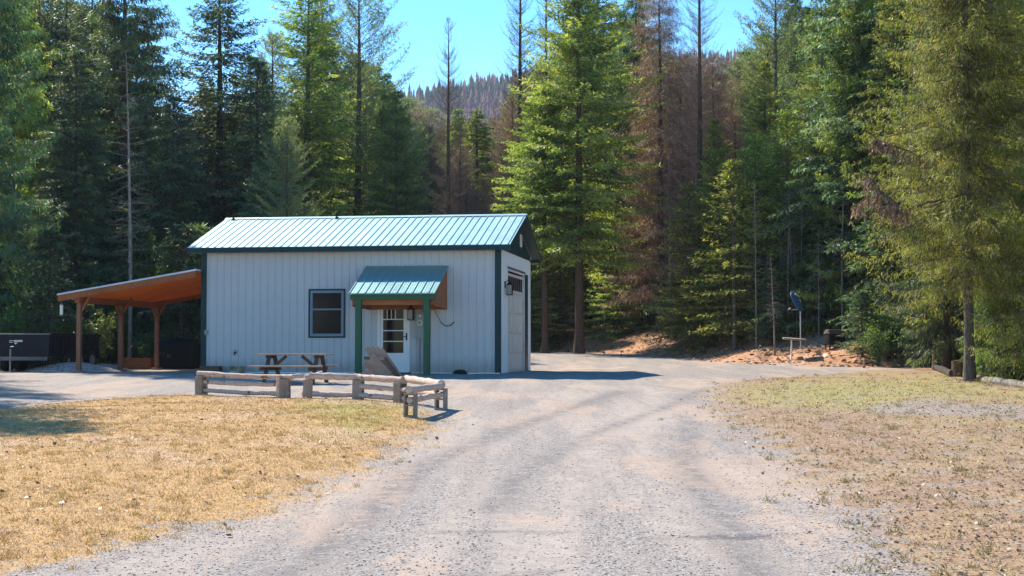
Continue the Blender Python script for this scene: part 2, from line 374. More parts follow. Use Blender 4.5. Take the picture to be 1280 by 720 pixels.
    lit = t.mix(mul(t.smooth(cn(2.0, 4, .6), .6, 1.0), .5), lit, stone)
    # forest floor
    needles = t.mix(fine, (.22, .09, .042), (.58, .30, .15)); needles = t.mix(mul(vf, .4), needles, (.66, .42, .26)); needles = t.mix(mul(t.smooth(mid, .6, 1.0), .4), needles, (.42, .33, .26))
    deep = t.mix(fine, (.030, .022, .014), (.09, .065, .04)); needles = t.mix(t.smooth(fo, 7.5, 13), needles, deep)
    jit = add(add(sub5(med, .55), sub5(mid, .45)), add(sub5(fine, .40), sub5(vf, .15)))
    edge = lambda x, lo, hi: t.smooth(add(x, jit), lo, hi)
    c = t.mix(edge(lawn, -.12, .20), grav, straw); c = t.mix(edge(rl, -.25, .45), c, lit)
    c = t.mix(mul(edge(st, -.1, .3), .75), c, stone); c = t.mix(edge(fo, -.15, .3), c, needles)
    hgt = add(add(mul(v1.outputs['Distance'], -.7), mul(v2.outputs['Distance'], -.6)), mul(add(vf, fine), .35))
    return t.done(t.bsdf(c, .95, .10, bump=hgt, bstr=.55, bdist=.010))
me = np_mesh('ground', np.stack([X, Y, Z], -1), quads, [ground_mat()], smooth=True)
def vattr(name, val):
    a = me.attributes.new(name, 'FLOAT', 'POINT'); a.data.foreach_set('value', np.clip(val, -20, 20).astype(np.float32).ravel())
sdL = sdist(LAWN, X, Y); sdR = sdist(RLAWN, X, Y); sdF = sdist(FOREST, X, Y); sdS = sdist(STRIP, X, Y)
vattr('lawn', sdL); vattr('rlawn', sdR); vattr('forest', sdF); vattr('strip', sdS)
def blob(cx, cy, rx, ry): return np.exp(-((X - cx) / rx) ** 2 - ((Y - cy) / ry) ** 2)
def pdist(line):
    d = np.full(X.shape, 1e9)
    for (x0, y0), (x1, y1) in zip(line[:-1], line[1:]):
        ex, ey = x1 - x0, y1 - y0; t = np.clip(((X - x0) * ex + (Y - y0) * ey) / (ex * ex + ey * ey), 0, 1); d = np.minimum(d, np.hypot(X - x0 - t * ex, Y - y0 - t * ey))
    return d
TR = [([(-1.75, 8), (-1.37, 10.6), (-1.03, 16.5), (-.1, 22), (1.04, 27.1), (2.6, 34)], .20), ([(-.15, 13), (0, 15.3), (1.15, 21.5), (3.0, 28), (4.6, 35)], .13), ([(1.55, 8), (1.75, 12), (2.0, 17), (2.9, 24)], .16), ([(-.7, 11.6), (.0, 11.9), (.5, 11.8)], .07), ([(-.3, 9.7), (.25, 10.0)], .12), ([(1.2, 11.3), (2.1, 11.6)], .10)]
vattr('track', sum(np.exp(-(pdist(l) / w_) ** 2) for l, w_ in TR))
LN = [([(-2.4, 8), (-2.0, 11), (-1.6, 16), (-.9, 22), (.4, 28), (2, 36)], .28), ([(.1, 8), (.35, 12), (.8, 18), (1.9, 26), (3.6, 34)], .42), ([(-.7, 8), (-.6, 12), (-.3, 18), (.6, 26), (2.6, 36)], .25), ([(1.25, 8), (1.3, 14), (1.9, 21), (3.4, 30)], .22)]
vattr('lane', np.clip(sum(np.exp(-(pdist(l) / w_) ** 2) for l, w_ in LN), 0, 1))
vattr('green', blob(-3.0, 27, 2.0, 4.5) + .8 * blob(-2.3, 21, .8, 3.5) - .3)
vattr('rgreen', blob(8.6, 33, 3.4, 5) + .8 * blob(6, 29, 1.4, 4) + .5 * blob(9, 22, 2.5, 2.5) + .45 * blob(11, 40, 4, 4) - .2)
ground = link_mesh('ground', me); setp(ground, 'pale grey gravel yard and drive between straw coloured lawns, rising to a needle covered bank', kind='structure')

# ------------------------------------------------------------------ building
BW = 6.1; BL = 9.14; HW = 3.66
RZ = -R_(8.8); B0 = Vector((-.35, 43.4, .945))
bld = empty('garage_building', B0, RZ)
setp(bld, 'white ribbed metal garage with pale green metal roof and dark teal trim', 'garage')
BM = Matrix.Translation(B0) @ Matrix.Rotation(RZ, 4, 'Z'); BI = BM.inverted()
def onplane(u, v, axis, val):     # pixel -> local point on the plane (local axis 0/1/2 = val)
    o = BI @ Vector((0, 0, CAMZ)); d = (BI.to_3x3() @ Vector(ray(u, v)))
    t = (val - o[axis]) / d[axis]; return o + d * t
def front(u, v): p = onplane(u, v, 1, 0); return p.x, p.z
def endw(u, v): p = onplane(u, v, 0, 0); return p.y, p.z
RIB = .2286
def profile(x0, x1, h=.019, wd=.05, phase=0.0):   # ribbed sheet profile along one axis: list of (pos, offset)
    pts = {x0: 0, x1: 0}; k = math.floor((x0 - phase) / RIB) - 1; L = []
    while phase + k * RIB < x1 + RIB:
        c = phase + k * RIB
        L += [(c - wd / 2, 0), (c - wd / 5, h), (c + wd / 5, h), (c + wd / 2, 0)]
        for q in (.33, .66): L += [(c + RIB * q - .008, 0), (c + RIB * q, .002), (c + RIB * q + .008, 0)]
        k += 1
    L = sorted(L); out = [(x0, float(np.interp(x0, [a for a, _ in L], [b for _, b in L])))]
    out += [p for p in L if x0 + 1e-4 < p[0] < x1 - 1e-4]
    out.append((x1, float(np.interp(x1, [a for a, _ in L], [b for _, b in L])))); return out
def wall_strip(b, x0, x1, z0, z1, mi=0):
    P = profile(x0, x1); n = len(P)
    b.add([(x, -h, z) for z in (z0, z1) for x, h in P], [(i, i + 1, n + i + 1, n + i) for i in range(n - 1)], mi)
# openings on the front wall
wx0, wz1 = front(387.3, 362.5); wx1, wz0 = front(430.3, 421)
dx0, dz1 = front(472.3, 378.5); dx1, _ = front(512.2, 466)
b = MB()
wall_strip(b, -BL, wx0, 0, HW); wall_strip(b, wx0, wx1, 0, wz0); wall_strip(b, wx0, wx1, wz1, HW)
wall_strip(b, wx1, dx0, 0, HW); wall_strip(b, dx0, dx1, dz1, HW); wall_strip(b, dx1, 0, 0, HW)
b.build('front_wall', M['siding'], bld)
b = MB()   # reveals and inner wall behind the sheet
b.box(-BL, wx0, .002, .12, 0, HW); b.box(wx1, dx0, .002, .12, 0, HW); b.box(dx1, 0, .002, .12, 0, HW)
b.box(wx0, wx1, .002, .12, 0, wz0); b.box(wx0, wx1, .002, .12, wz1, HW); b.box(dx0, dx1, .002, .12, dz1, HW)
b.box(-BL, 0, BW - .12, BW, 0, HW); b.box(-BL, -BL + .12, .12, BW - .12, 0, HW)
b.build('wall_frame', M['white'], bld)
b = MB(); b.box(-BL, 0, -.035, 0.0, -.05, .03); b.build('base_trim', M['white'], bld)
# end wall with garage door opening
gy0 = endw(633.6, 440)[0]; gy1 = endw(654.6, 440)[0]; gzt = endw(633.6, 338)[1]
b = MB()
def end_strip(y0, y1, z0, z1):
    P = profile(y0, y1); n = len(P)
    b.add([(h, y, z) for z in (z0, z1) for y, h in P], [(i, i + 1, n + i + 1, n + i) for i in range(n - 1)], 0)
end_strip(0, gy0, 0, HW); end_strip(gy0, gy1, gzt, HW); end_strip(gy1, BW, 0, HW)
b.box(-.12, -.002, .12, gy0, 0, HW); b.box(-.12, -.002, gy0, gy1, gzt, HW); b.box(-.12, -.002, gy1, BW - .12, 0, HW)
b.build('end_wall', M['white'], bld)
# roof
OV = .35; PZ = .342; ZE = HW + .115
def rz_(y): return ZE + (y + OV) * PZ
yr = BW / 2
b = MB(); P = profile(-BL - OV, OV, .022, .05, .05); n = len(P)
nrm = Vector((0, -PZ, 1)).normalized()
def roof_side(b, sgn, T):
    vs = []
    for yy in (-OV, yr + .0):
        for x, h in P:
            z = rz_(yy) + h; y = yy if sgn > 0 else BW - yy
            vs.append((x, y, z))
    fs = [(i, i + 1, n + i + 1, n + i) if sgn > 0 else (i + 1, i, n + i, n + i + 1) for i in range(n - 1)]
    b.add(vs, fs)
    y0, y1 = (-OV + .01, yr) if sgn > 0 else (BW + OV - .01, yr)
    b.add([(x, y, z) for x in (-BL - OV, OV) for (y, z) in ((y0, rz_(-OV) - .004), (y1, rz_(yr) - .004), (y1, rz_(yr) - .05), (y0, rz_(-OV) - .05))],
          [(0, 1, 2, 3), (7, 6, 5, 4), (0, 3, 7, 4), (3, 2, 6, 7), (1, 0, 4, 5)])
roof_side(b, 1, 0); roof_side(b, -1, 0)
roof = b.build('roof', M['roof'], bld)
b = MB(); zr = rz_(yr)
b.add([(x, y, z) for x in (-BL - OV - .01, OV + .01) for y, z in ((yr - .17, zr - .17 * PZ + .028), (yr, zr + .034), (yr + .17, zr - .17 * PZ + .028), (yr + .17, zr - .17 * PZ + .02), (yr, zr + .024), (yr - .17, zr - .17 * PZ + .02))],
      [(0, 1, 7, 6), (1, 2, 8, 7), (0, 5, 4, 1), (1, 4, 3, 2), (6, 7, 10, 11), (7, 8, 9, 10)])
b.build('ridge_cap', M['roof'], roof)
# fascias and soffits
b = MB(); b.box(-BL - OV + .004, OV - .004, -OV - .02, -OV + .004, ZE - .165, ZE - .012); b.build('fascia', M['teal'], bld)
b = MB(); b.box(-BL - OV + .004, OV - .004, BW + OV - .004, BW + OV + .02, ZE - .165, ZE - .012); b.build('fascia', M['teal'], bld)
b = MB(); b.box(-BL - OV + .01, OV - .03, -OV + .006, -.021, HW - .03, HW - .005); b.build('soffit', M['siding'], bld)
for xx in (OV, -BL - OV):
    b = MB()
    for s_ in (1, -1):
        ya, yb = (-OV - .018, yr) if s_ > 0 else (BW + OV + .018, yr)
        z0 = rz_(-OV) - .008; z1 = rz_(yr) - .008
        vs = [(x, y, z) for x in (xx - .022, xx + .012) for y, z in ((ya, z0), (yb, z1), (yb, z1 - .17), (ya, z0 - .155))]
        b.add(vs, [(0, 3, 2, 1), (4, 5, 6, 7), (0, 1, 5, 4), (3, 7, 6, 2), (0, 4, 7, 3), (1, 2, 6, 5)])
    b.build('rake_board', M['teal'], bld)
# gable ends
for xx, s_ in ((0, 1), (-BL, -1)):
    b = MB(); t_ = .03 * s_
    b.add([(xx + q, y, z) for q in (0, t_) for y, z in ((-.0, HW), (BW, HW), (BW, rz_(0) - .06), (yr, rz_(yr) - .06), (0, rz_(0) - .06))],
          [(0, 1, 2, 3, 4), (9, 8, 7, 6, 5), (0, 5, 6, 1), (1, 6, 7, 2), (2, 7, 8, 3), (3, 8, 9, 4), (4, 9, 5, 0)])
    g_ = b.build('gable_panel', M['teal'], bld)
    b = MB()   # sloping soffit under the overhang
    for q in (1, -1):
        f_ = (lambda y: y) if q > 0 else (lambda y: BW - y)
        x0, x1 = (xx + t_, xx + s_ * (OV - .024))
        b.add([(x, f_(y), z) for x in (x0, x1) for y, z in ((-OV + .01, rz_(-OV) - .056), (yr, rz_(yr) - .056), (yr, rz_(yr) - .075), (-OV + .01, rz_(-OV) - .075))],
              [(0, 1, 5, 4), (3, 7, 6, 2), (0, 4, 7, 3), (1, 2, 6, 5), (0, 3, 2, 1), (4, 5, 6, 7)])
    b.build('gable_soffit', M['teal'], bld)
b = MB()
vy, vz = endw(649.5, 306)
b.box(.032, .06, vy - .16, vy + .16, 3.98, 4.38)
for k in range(6): b.box(.06, .072, vy - .13, vy + .13, 4.02 + k * .058, 4.045 + k * .058)
b.build('gable_vent', M['white'], bld)
b = MB(); b.bar((.038, yr - .25, rz_(yr) - .2), (.038, BW - .12, rz_(0) - .03), .012, .03); b.build('gable_trim', M['galv'], bld)
# corner trims
for (x0, x1, y0, y1) in ((-.13, .028, -.028, .0), (.0, .028, .0, .16)):
    pass
b = MB(); b.box(-.15, .03, -.032, -.001, 0, HW - .03); b.box(.001, .03, -.001, .05, 0, HW - .03); b.build('corner_trim', M['teal'], bld)
b = MB(); b.box(-BL - .03, -BL + .14, -.032, -.001, 0, HW - .03); b.box(-BL - .03, -BL - .001, -.001, .12, 0, HW - .03); b.build('corner_trim', M['teal'], bld)
ty0 = endw(654.6, 440)[0]; ty1 = min(endw(660.3, 440)[0], BW)
b = MB(); b.box(.001, .045, ty0 + .02, ty1 - .35, 0, gzt + .05); b.build('door_jamb_trim', M['teal'], bld)
b = MB(); b.box(.001, .035, BW - .1, BW + .03, 0, HW - .03); b.box(-.14, .001, BW + .001, BW + .03, 0, HW - .03); b.build('corner_trim', M['white'], bld)
# garage door
gd = MB(); k = 5; ph = (gzt - .04) / k
for i in range(k):
    gd.box(-.07, -.03, gy0 + .02, gy1 - .02, i * ph + .008, (i + 1) * ph - .008)
    for q in range(4):
        wq = (gy1 - gy0) / 4; a = gy0 + q * wq + .12
        if i < k - 1: gd.box(-.03, -.018, a, a + wq - .24, i * ph + .09, (i + 1) * ph - .09)
gd.box(-.075, -.068, gy0 + .02, gy1 - .02, 0, gzt - .04)
gdo = gd.build('garage_door', M['gdoor'], bld)
p0 = endw(634.5, 345); z0g = endw(634.5, 356)[1]
wq = (gy1 - gy0 - .3) / 8
for q in range(8):
    a = gy0 + .15 + q * wq; b = MB(); b.box(-.03, -.014, a + .07, a + wq - .07, (k - 1) * ph + .1, k * ph - .1); b.build('window', M['glass'], gdo)
b = MB(); b.box(-.12, .03, gy0 - .06, gy0, 0, gzt + .06); b.box(-.12, .03, gy0, gy1, gzt, gzt + .06); b.box(-.12, .03, gy1, gy1 + .06, 0, gzt + .06); b.build('door_frame', M['white'], bld)
b = MB(); b.box(.032, .05, gy0 - .03, gy1 + .05, gzt + .065, gzt + .12); b.build('door_drip_edge', M['galv'], bld)
# window
fw = .055
def frame(b, x0, x1, z0, z1, w_, y0, y1, mi=0):
    b.box(x0, x0 + w_, y0, y1, z0, z1, mi); b.box(x1 - w_, x1, y0, y1, z0, z1, mi)
    b.box(x0 + w_, x1 - w_, y0, y1, z0, z0 + w_, mi); b.box(x0 + w_, x1 - w_, y0, y1, z1 - w_, z1, mi)
b = MB(); frame(b, wx0 - .03, wx1 + .03, wz0 - .03, wz1 + .03, .045, -.035, .02); win = b.build('window', M['teal'], bld)
b = MB(); frame(b, wx0 + .018, wx1 - .018, wz0 + .018, wz1 - .018, .075, -.02, .03)
zm = (wz0 + wz1) / 2 + .12; b.box(wx0 + .093, wx1 - .093, -.015, .03, zm - .022, zm + .022); b.build('sash', M['winframe'], win)
b = MB(); b.box(wx0 + .09, wx1 - .09, .012, .02, wz0 + .09, zm - .02); b.box(wx0 + .09, wx1 - .09, .004, .012, zm + .02, wz1 - .09); b.build('pane', M['glass'], win)
# entry door
b = MB(); b.box(dx0, dx0 + .07, -.035, .06, 0, dz1); b.box(dx1 - .07, dx1, -.035, .06, 0, dz1); b.box(dx0 + .07, dx1 - .07, -.035, .06, dz1 - .08, dz1)
b.build('door_frame', M['white'], bld)
gx0, gz1 = front(478.9, 385); gx1, gz0 = front(504.4, 441.2)
b = MB(); frame_y = (.0, .045)
X0, X1 = dx0 + .075, dx1 - .075
b.box(X0, gx0, -.006, .04, .03, dz1 - .085); b.box(gx1, X1, -.006, .04, .03, dz1 - .085)
b.box(gx0, gx1, -.006, .04, .03, gz0); b.box(gx0, gx1, -.006, .04, gz1, dz1 - .085)
b.box(gx0 + .05, gx1 - .05, -.014, -.007, .16, gz0 - .14)
door = b.build('entry_door', M['white'], bld)
b = MB(); b.box(gx0, gx1, .01, .02, gz0, gz1); b.build('pane', M['glass'], door)
b = MB()
for vv in (399.2, 413.3, 426.7): z = front(490, vv)[1]; b.box(gx0, gx1, -.004, .009, z - .014, z + .014)
for q in (.2, .4, .6): xx = gx0 + (gx1 - gx0) * q; b.box(xx - .012, xx + .012, .004, .009, front(490, 399.2)[1] + .014, gz1)
b.build('glazing_bar', M['white'], door)
hx, hz = front(508.6, 421); b = MB(); b.box(hx - .025, hx + .025, -.03, -.006, hz - .1, hz + .12); b.tube([(hx, -.03, hz), (hx, -.08, hz), (hx - .09, -.08, hz)], .012, 8); b.build('handle', M['black'], door)
b = MB(); b.box(dx0 - .05, dx1 + .05, -.22, -.037, .0, .035); b.build('door_sill', M['black'], bld)
# lantern lamps
def lantern(M4, s=1.0):
    o = MB(); T = lambda p: tuple(M4 @ Vector(p))
    o.box(-.06 * s, .06 * s, -.025, 0, .02, .22, 0, M4)
    o.tube([T((0, -.02, .17)), T((0, -.1, .26)), T((0, -.15, .2))], .012, 6)
    o.add([T((a * .1, -.15 + c * .1, .11)) for a, c in ((-1, -1), (1, -1), (1, 1), (-1, 1))] + [T((0, -.15, .22))], [(0, 1, 4), (1, 2, 4), (2, 3, 4), (3, 0, 4), (3, 2, 1, 0)])
    for a, c in ((-1, -1), (1, -1), (1, 1), (-1, 1)): o.box(a * .078 - .008, a * .078 + .008, -.15 + c * .078 - .008, -.15 + c * .078 + .008, -.18, .11, 0, M4)
    o.box(-.088, .088, -.238, -.062, -.2, -.18, 0, M4)
    l = o.build('wall_lamp', M['black'], bld)
    g = MB(); g.box(-.068, .068, -.218, -.082, -.178, .108, 0, M4); g.build('lamp_glass', M['lglass'], l); return l
lx, lz = front(515, 392); lantern(Matrix.Translation((lx, -.022, lz)))
ly, lz2 = endw(631.0, 361); lantern(Matrix.Translation((.022, ly - .15 if ly - .15 > .2 else .28, lz2)) @ Matrix.Rotation(PI / 2, 4, 'Z'))
# meter box with meter, conduit, cable, tap, junction box
mx0, mz1 = front(520.8, 391); mx1, mz0 = front(530.6, 424)
b = MB(); b.box(mx0, mx1 + .03, -.16, -.02, mz0, mz1); mb = b.build('meter_box', M['greygreen'], bld, .008)
cxm, czm = front(526.3, 403.5); b = MB(); b.disc((cxm, -.18, czm), .085, .05, 'y'); b.disc((cxm, -.165, czm + .2), .035, .02, 'y'); b.build('meter', M['edge'], mb)
b = MB(); b.disc((cxm, -.21, czm), .06, .02, 'y'); b.build('meter_dial', M['lglass'], mb)
b = MB(); b.tube([(mx0 + .12, -.07, mz0), (mx0 + .12, -.07, -.03)], .03, 8); b.build('conduit', M['galv'], bld); b = MB(); b.tube([(mx0 + .2, -.07, mz1), (mx0 + .2, -.07, mz1 + .6)], .02, 8); b.build('conduit', M['galv'], bld)
pts = []
for q in range(13):
    uu = 551 + q * 1.45; vv = 402 + 5.5 * (1 - ((q - 6) / 6) ** 2); x, z = front(uu, vv); pts.append((x, -.045, z))
b = MB(); b.tube(pts, .012, 6); b.tube([(pts[0][0], -.045, pts[0][2]), (pts[0][0] - .3, -.03, pts[0][2] + .55)], .006, 5); b.build('hanging_cable', M['black'], bld)
x, z = front(295, 440.5); b = MB(); b.tube([(x, -.0, z), (x, -.12, z), (x, -.14, z - .08)], .022, 8); b.disc((x, -.09, z + .05), .04, .015, 'z'); b.build('garden_tap', M['black'], bld)
x, z = front(258.5, 415.5); b = MB(); b.box(x - .05, x + .05, -.08, -.0, z - .07, z + .07); b.build('outlet_box', M['greygreen'], bld, .006)
for uu, vv in ((292.5, 276), (421.5, 271.5)):
    p = onplane(uu, vv + 1, 1, yr - .05); p = Vector((p.x, yr - .12, rz_(yr - .12)))
    b = MB(); b.tube([p, p + Vector((0, 0, .2))], .022, 8); b.tube([p + Vector((0, 0, -.02)), p + Vector((0, 0, .05))], [.12, .05], 10); b.build('vent_pipe', M['black'], bld)
# porch
PY = -1.9
p1 = onplane(556.5, 332, 1, -.02); pl = onplane(455.5, 333, 1, -.02)
fr = onplane(548.5, 366.5, 1, PY - .15); fl = onplane(438, 366.5, 1, PY - .15)
px0 = (pl.x + fl.x) / 2; px1 = (p1.x + fr.x) / 2; pzt = p1.z; pzb = fl.z; yb_ = PY - .15
b = MB(); P2 = profile(px0, px1, .02, .05, px0 + .03); n2 = len(P2)
b.add([(x, y, z + h) for y, z in ((yb_, pzb), (-.022, pzt)) for x, h in P2], [(i, i + 1, n2 + i + 1, n2 + i) for i in range(n2 - 1)])
b.add([(x, y, z) for x in (px0, px1) for y, z in ((yb_ + .005, pzb - .004), (-.022, pzt - .004), (-.022, pzt - .03), (yb_ + .005, pzb - .03))],
      [(0, 1, 2, 3), (7, 6, 5, 4), (0, 3, 7, 4), (3, 2, 6, 7), (1, 5, 6, 2)])
b.build('porch_roof', M['proof'], bld)
sl = (pzt - pzb) / (-.022 - yb_)
b = MB(); b.box(px0 + .03, px1 - .03, PY - .07, PY + .07, pzb - .19, pzb - .035); b.build('porch_beam', M['post'], bld, .006)
for uu in (448.2, 533.6):
    x = onplane(uu, 420, 1, PY).x; b = MB(); b.box(x - .085, x + .085, PY - .085, PY + .085, -.15, pzb - .193); b.build('porch_post', M['post'], bld, .006)
for x in (px0 + .05, px1 - .07):
    b = MB(); zb = pzb - .42
    yf = PY + .1
    b.add([(xx, y, z) for xx in (x, x + .02) for y, z in ((yf, pzb - .035 + sl * .2), (-.024, pzt - .04), (-.024, zb), (yf, zb + .05))],
          [(0, 3, 2, 1), (4, 5, 6, 7), (0, 1, 5, 4), (1, 2, 6, 5), (2, 3, 7, 6), (3, 0, 4, 7)])
    b.build('porch_side_panel', M['ply'], bld)
b = MB(); b.box(px0 + .08, px1 - .08, PY + .1, PY + .14, pzb - .33, pzb - .12); b.box(px0 + .08, px1 - .08, -.07, -.03, pzb - .42, pzb - .25)
for q in range(5):
    xx = px0 + .15 + q * (px1 - px0 - .3) / 4; b.bar((xx, PY + .15, pzb + .02), (xx, -.08, pzt - .13), .04, .09)
b.add([(x, y, z) for y, z in ((PY + .05, pzb - .035 + sl * .15), (-.03, pzt - .04)) for x in (px0 + .08, px1 - .08)], [(0, 1, 3, 2)])
b.build('porch_framing', M['ply'], bld)
b = MB(); b.box(px0 + .1, px1 - .1, -1.9, -.24, -.06, .01); b.build('porch_slab', M['conc'], bld)

# ------------------------------------------------------------------ carport
cp = empty('carport', B0, RZ); setp(cp, 'open lean-to carport with orange board ceiling and timber posts, left of the white garage', 'carport')
CX0, CX1 = -13.62, -BL - .04; CY0, CY1 = -.42, BW + .35
ra = onplane(246.5, 336.5, 1, CY0); rb = onplane(72, 367.5, 1, CY0); CX0 = rb.x
cz = lambda x: rb.z + (ra.z - rb.z) * (x - rb.x) / (ra.x - rb.x)
b = MB(); PC = profile(CY0, CY1, .02, .05, CY0 + .05); nc = len(PC)
b.add([(x, y, cz(x) + h) for x in (CX0 - .03, CX1) for y, h in PC], [(i + 1, i, nc + i, nc + i + 1) for i in range(nc - 1)])
b.add([(x, y, cz(x) + dz) for x in (CX0 - .03, CX1) for y, dz in ((CY0 - .0, -.003), (CY1, -.003), (CY1, -.035), (CY0 - .0, -.035))], [(0, 1, 2, 3), (7, 6, 5, 4), (3, 2, 6, 7), (0, 3, 7, 4), (1, 5, 6, 2)])
b.box(0, 0.01, 0, .01, -.5, -.49) if False else None
b.build('roof', M['edge'], cp)
b = MB()
nb = 24
for i in range(nb):     # boards run along the eave
    y0 = CY0 + .05 + (CY1 - CY0 - .1) * i / nb; y1 = CY0 + .05 + (CY1 - CY0 - .1) * (i + 1) / nb - .006
    dz = -.038 - .004 * (i % 2)
    b.add([(x, y, cz(x) + d) for x in (CX0 + .06, CX1 - .01) for y, d in ((y0, dz), (y1, dz), (y1, dz - .02), (y0, dz - .02))], [(0, 1, 2, 3), (7, 6, 5, 4), (3, 2, 6, 7), (0, 3, 7, 4), (1, 5, 6, 2), (0, 4, 5, 1)])
b.build('ceiling', M['ceil'], cp)
b = MB()
def sloped(b, y0, y1, top, hgt, x0=None, x1=None):
    x0 = CX0 + .0 if x0 is None else x0; x1 = CX1 if x1 is None else x1
    b.add([(x, y, cz(x) + d) for x in (x0, x1) for y, d in ((y0, top), (y1, top), (y1, top - hgt), (y0, top - hgt))], [(0, 1, 2, 3), (7, 6, 5, 4), (3, 2, 6, 7), (0, 3, 7, 4), (1, 5, 6, 2), (0, 4, 5, 1)])
for y0 in (CY0 + .01, CY1 - .05): bb = MB(); sloped(bb, y0, y0 + .04, -.037, .19); bb.build('rafter', M['beam'], cp)
for q in range(1, 8):
    y0 = CY0 + q * (CY1 - CY0) / 8; bb = MB(); sloped(bb, y0 - .02, y0 + .02, -.063, .1, CX0 + .06); bb.build('rafter', M['ceil'], cp)
PX = -13.02
bz = cz(PX) - .17
b = MB(); b.box(PX - .075, PX + .075, -.3, BW + .2, bz - .19, bz); b.build('beam', M['beam'], cp, .006)
for yq in (-.12, 2.95, BW - .12):
    gzz = gz(*(BM @ Vector((PX, yq, 0)))[:2]) - B0.z
    b = MB(); b.box(PX - .065, PX + .065, yq - .065, yq + .065, gzz - .1, bz - .193); b.build('post', M['cpost'], cp, .006)
    for s_ in (-1, 1):
        if yq + s_ * .5 < -.3 or yq + s_ * .5 > BW + .1: continue
        b = MB(); b.bar((PX, yq + s_ * .09, bz - .50), (PX, yq + s_ * .38, bz - .2), .065, .065, up=(1, 0, 0)); b.build('brace', M['beam'], cp, .005)
    b = MB(); b.bar((PX + .09, yq, bz - .42), (PX + .36, yq, cz(PX + .36) - .16), .06, .06, up=(0, 1, 0)); b.build('brace', M['beam'], cp, .005)
    b = MB(); b.box(PX - .15, PX + .15, yq - .15, yq + .15, gzz - .1, gzz + .07); b.build('footing', M['conc'], cp, .01)
# hanging feeder at the carport corner
hp = onplane(77, 377, 1, CY0 + .1); wp = BM @ hp
fd = empty('bird_feeder', wp - Vector((0, 0, .42))); setp(fd, 'small pale tube hanging from the outer corner of the carport roof', 'bird feeder')
b = MB(); b.tube([(0, 0, .02), (0, 0, .32)], .05, 12); b.build('tube', M['cream'], fd)
b = MB(); b.tube([(0, 0, .32), (0, 0, .37)], [.065, .02], 12); b.tube([(0, 0, .37), (0, 0, .56)], .004, 5); b.build('lid', M['galv'], fd)
b = MB(); b.tube([(0, 0, -.01), (0, 0, .02)], [.07, .07], 12); b.build('tray', M['galv'], fd)

# ------------------------------------------------------------------ small things by the wall
def small(name, u, v, D=None):
    p = hit(u, v); return p
def on_local(u, yl):
    x = onplane(u, 460, 1, yl).x; p = BM @ Vector((x, yl, 0)); return Vector((p.x, p.y, gz(p.x, p.y)))
p = on_local(263.5, -.35); o = empty('planter_trough', p, RZ); setp(o, 'long low dark trough on the ground at the left foot of the white wall', 'trough')
b = MB(); b.box(-.31, .31, -.13, .13, 0, .03); b.box(-.31, .31, -.13, -.1, .03, .2); b.box(-.31, .31, .1, .13, .03, .2); b.box(-.31, -.28, -.1, .1, .03, .2); b.box(.28, .31, -.1, .1, .03, .2); b.build('tub', M['tableg'], o, .006)
b = MB(); b.box(-.28, .28, -.1, .1, .03, .17); b.build('soil', M['bark_dark'], o)
p = on_local(295, -.35); o = empty('paving_block', p, RZ + .05); setp(o, 'short tan block with a sloping top leaning at the wall below the tap', 'splash block')
b = MB(); b.add([(-.17, -.3, 0), (.17, -.3, 0), (.17, .3, 0), (-.17, .3, 0), (-.14, -.26, .06), (.14, -.26, .06), (.14, .28, .16), (-.14, .28, .16)], [(3, 2, 1, 0), (4, 5, 6, 7), (0, 1, 5, 4), (1, 2, 6, 5), (2, 3, 7, 6), (3, 0, 4, 7)])
b.build('slab', M['tan'], o, .01); b = MB(); b.box(-.17, -.14, -.26, .3, .06, .2); b.box(.14, .17, -.26, .3, .06, .2); b.build('rim', M['tan'], o, .005)
p = on_local(575, -.25); o = empty('rubber_ramp', p, RZ); setp(o, 'low black hump lying against the foot of the wall between porch and corner', 'cable cover')
b = MB(); b.tube([(-.2, 0, .0), (-.12, 0, .05), (0, 0, .06), (.12, 0, .05), (.2, 0, 0)], [.05, .07, .08, .07, .05], 8); b.build('hump', M['rubber'], o)

# ------------------------------------------------------------------ picnic table
tp = at(368, 37.2); pt = empty('picnic_table', tp, RZ); setp(pt, 'brown wooden picnic table with two benches in front of the white wall', 'picnic table')
TL = .92
b = MB()
for i in range(5): y0 = -.36 + i * .146; b.box(-TL, TL, y0, y0 + .135, .71, .75)
b.build('tabletop', M['tabwood'], pt, .004)
for s_ in (-1, 1):
    b = MB()
    for i in range(2): y0 = s_ * .72 - .135 + i * .14; b.box(-TL, TL, y0, y0 + .13, .42, .46)
    b.build('bench_seat', M['tabwood'], pt, .004)
for xx in (-.62, .62):
    b = MB(); b.bar((xx, -.84, .375), (xx, .84, .375), .04, .09); b.build('seat_support', M['tableg'], pt)
    b = MB(); b.bar((xx, -.33, .67), (xx, .33, .67), .04, .08); b.build('top_support', M['tableg'], pt)
    for s_ in (-1, 1):
        b = MB(); b.bar((xx + .042, s_ * .2, .71), (xx + .042, s_ * .66, -.02), .04, .1, up=(1, 0, 0)); b.build('leg', M['tableg'], pt)
    sg = 1 if xx > 0 else -1
    b = MB(); b.bar((xx - sg * .05, 0, .39), (xx - sg * .42, 0, .69), .06, .07); b.build('brace', M['tableg'], pt)

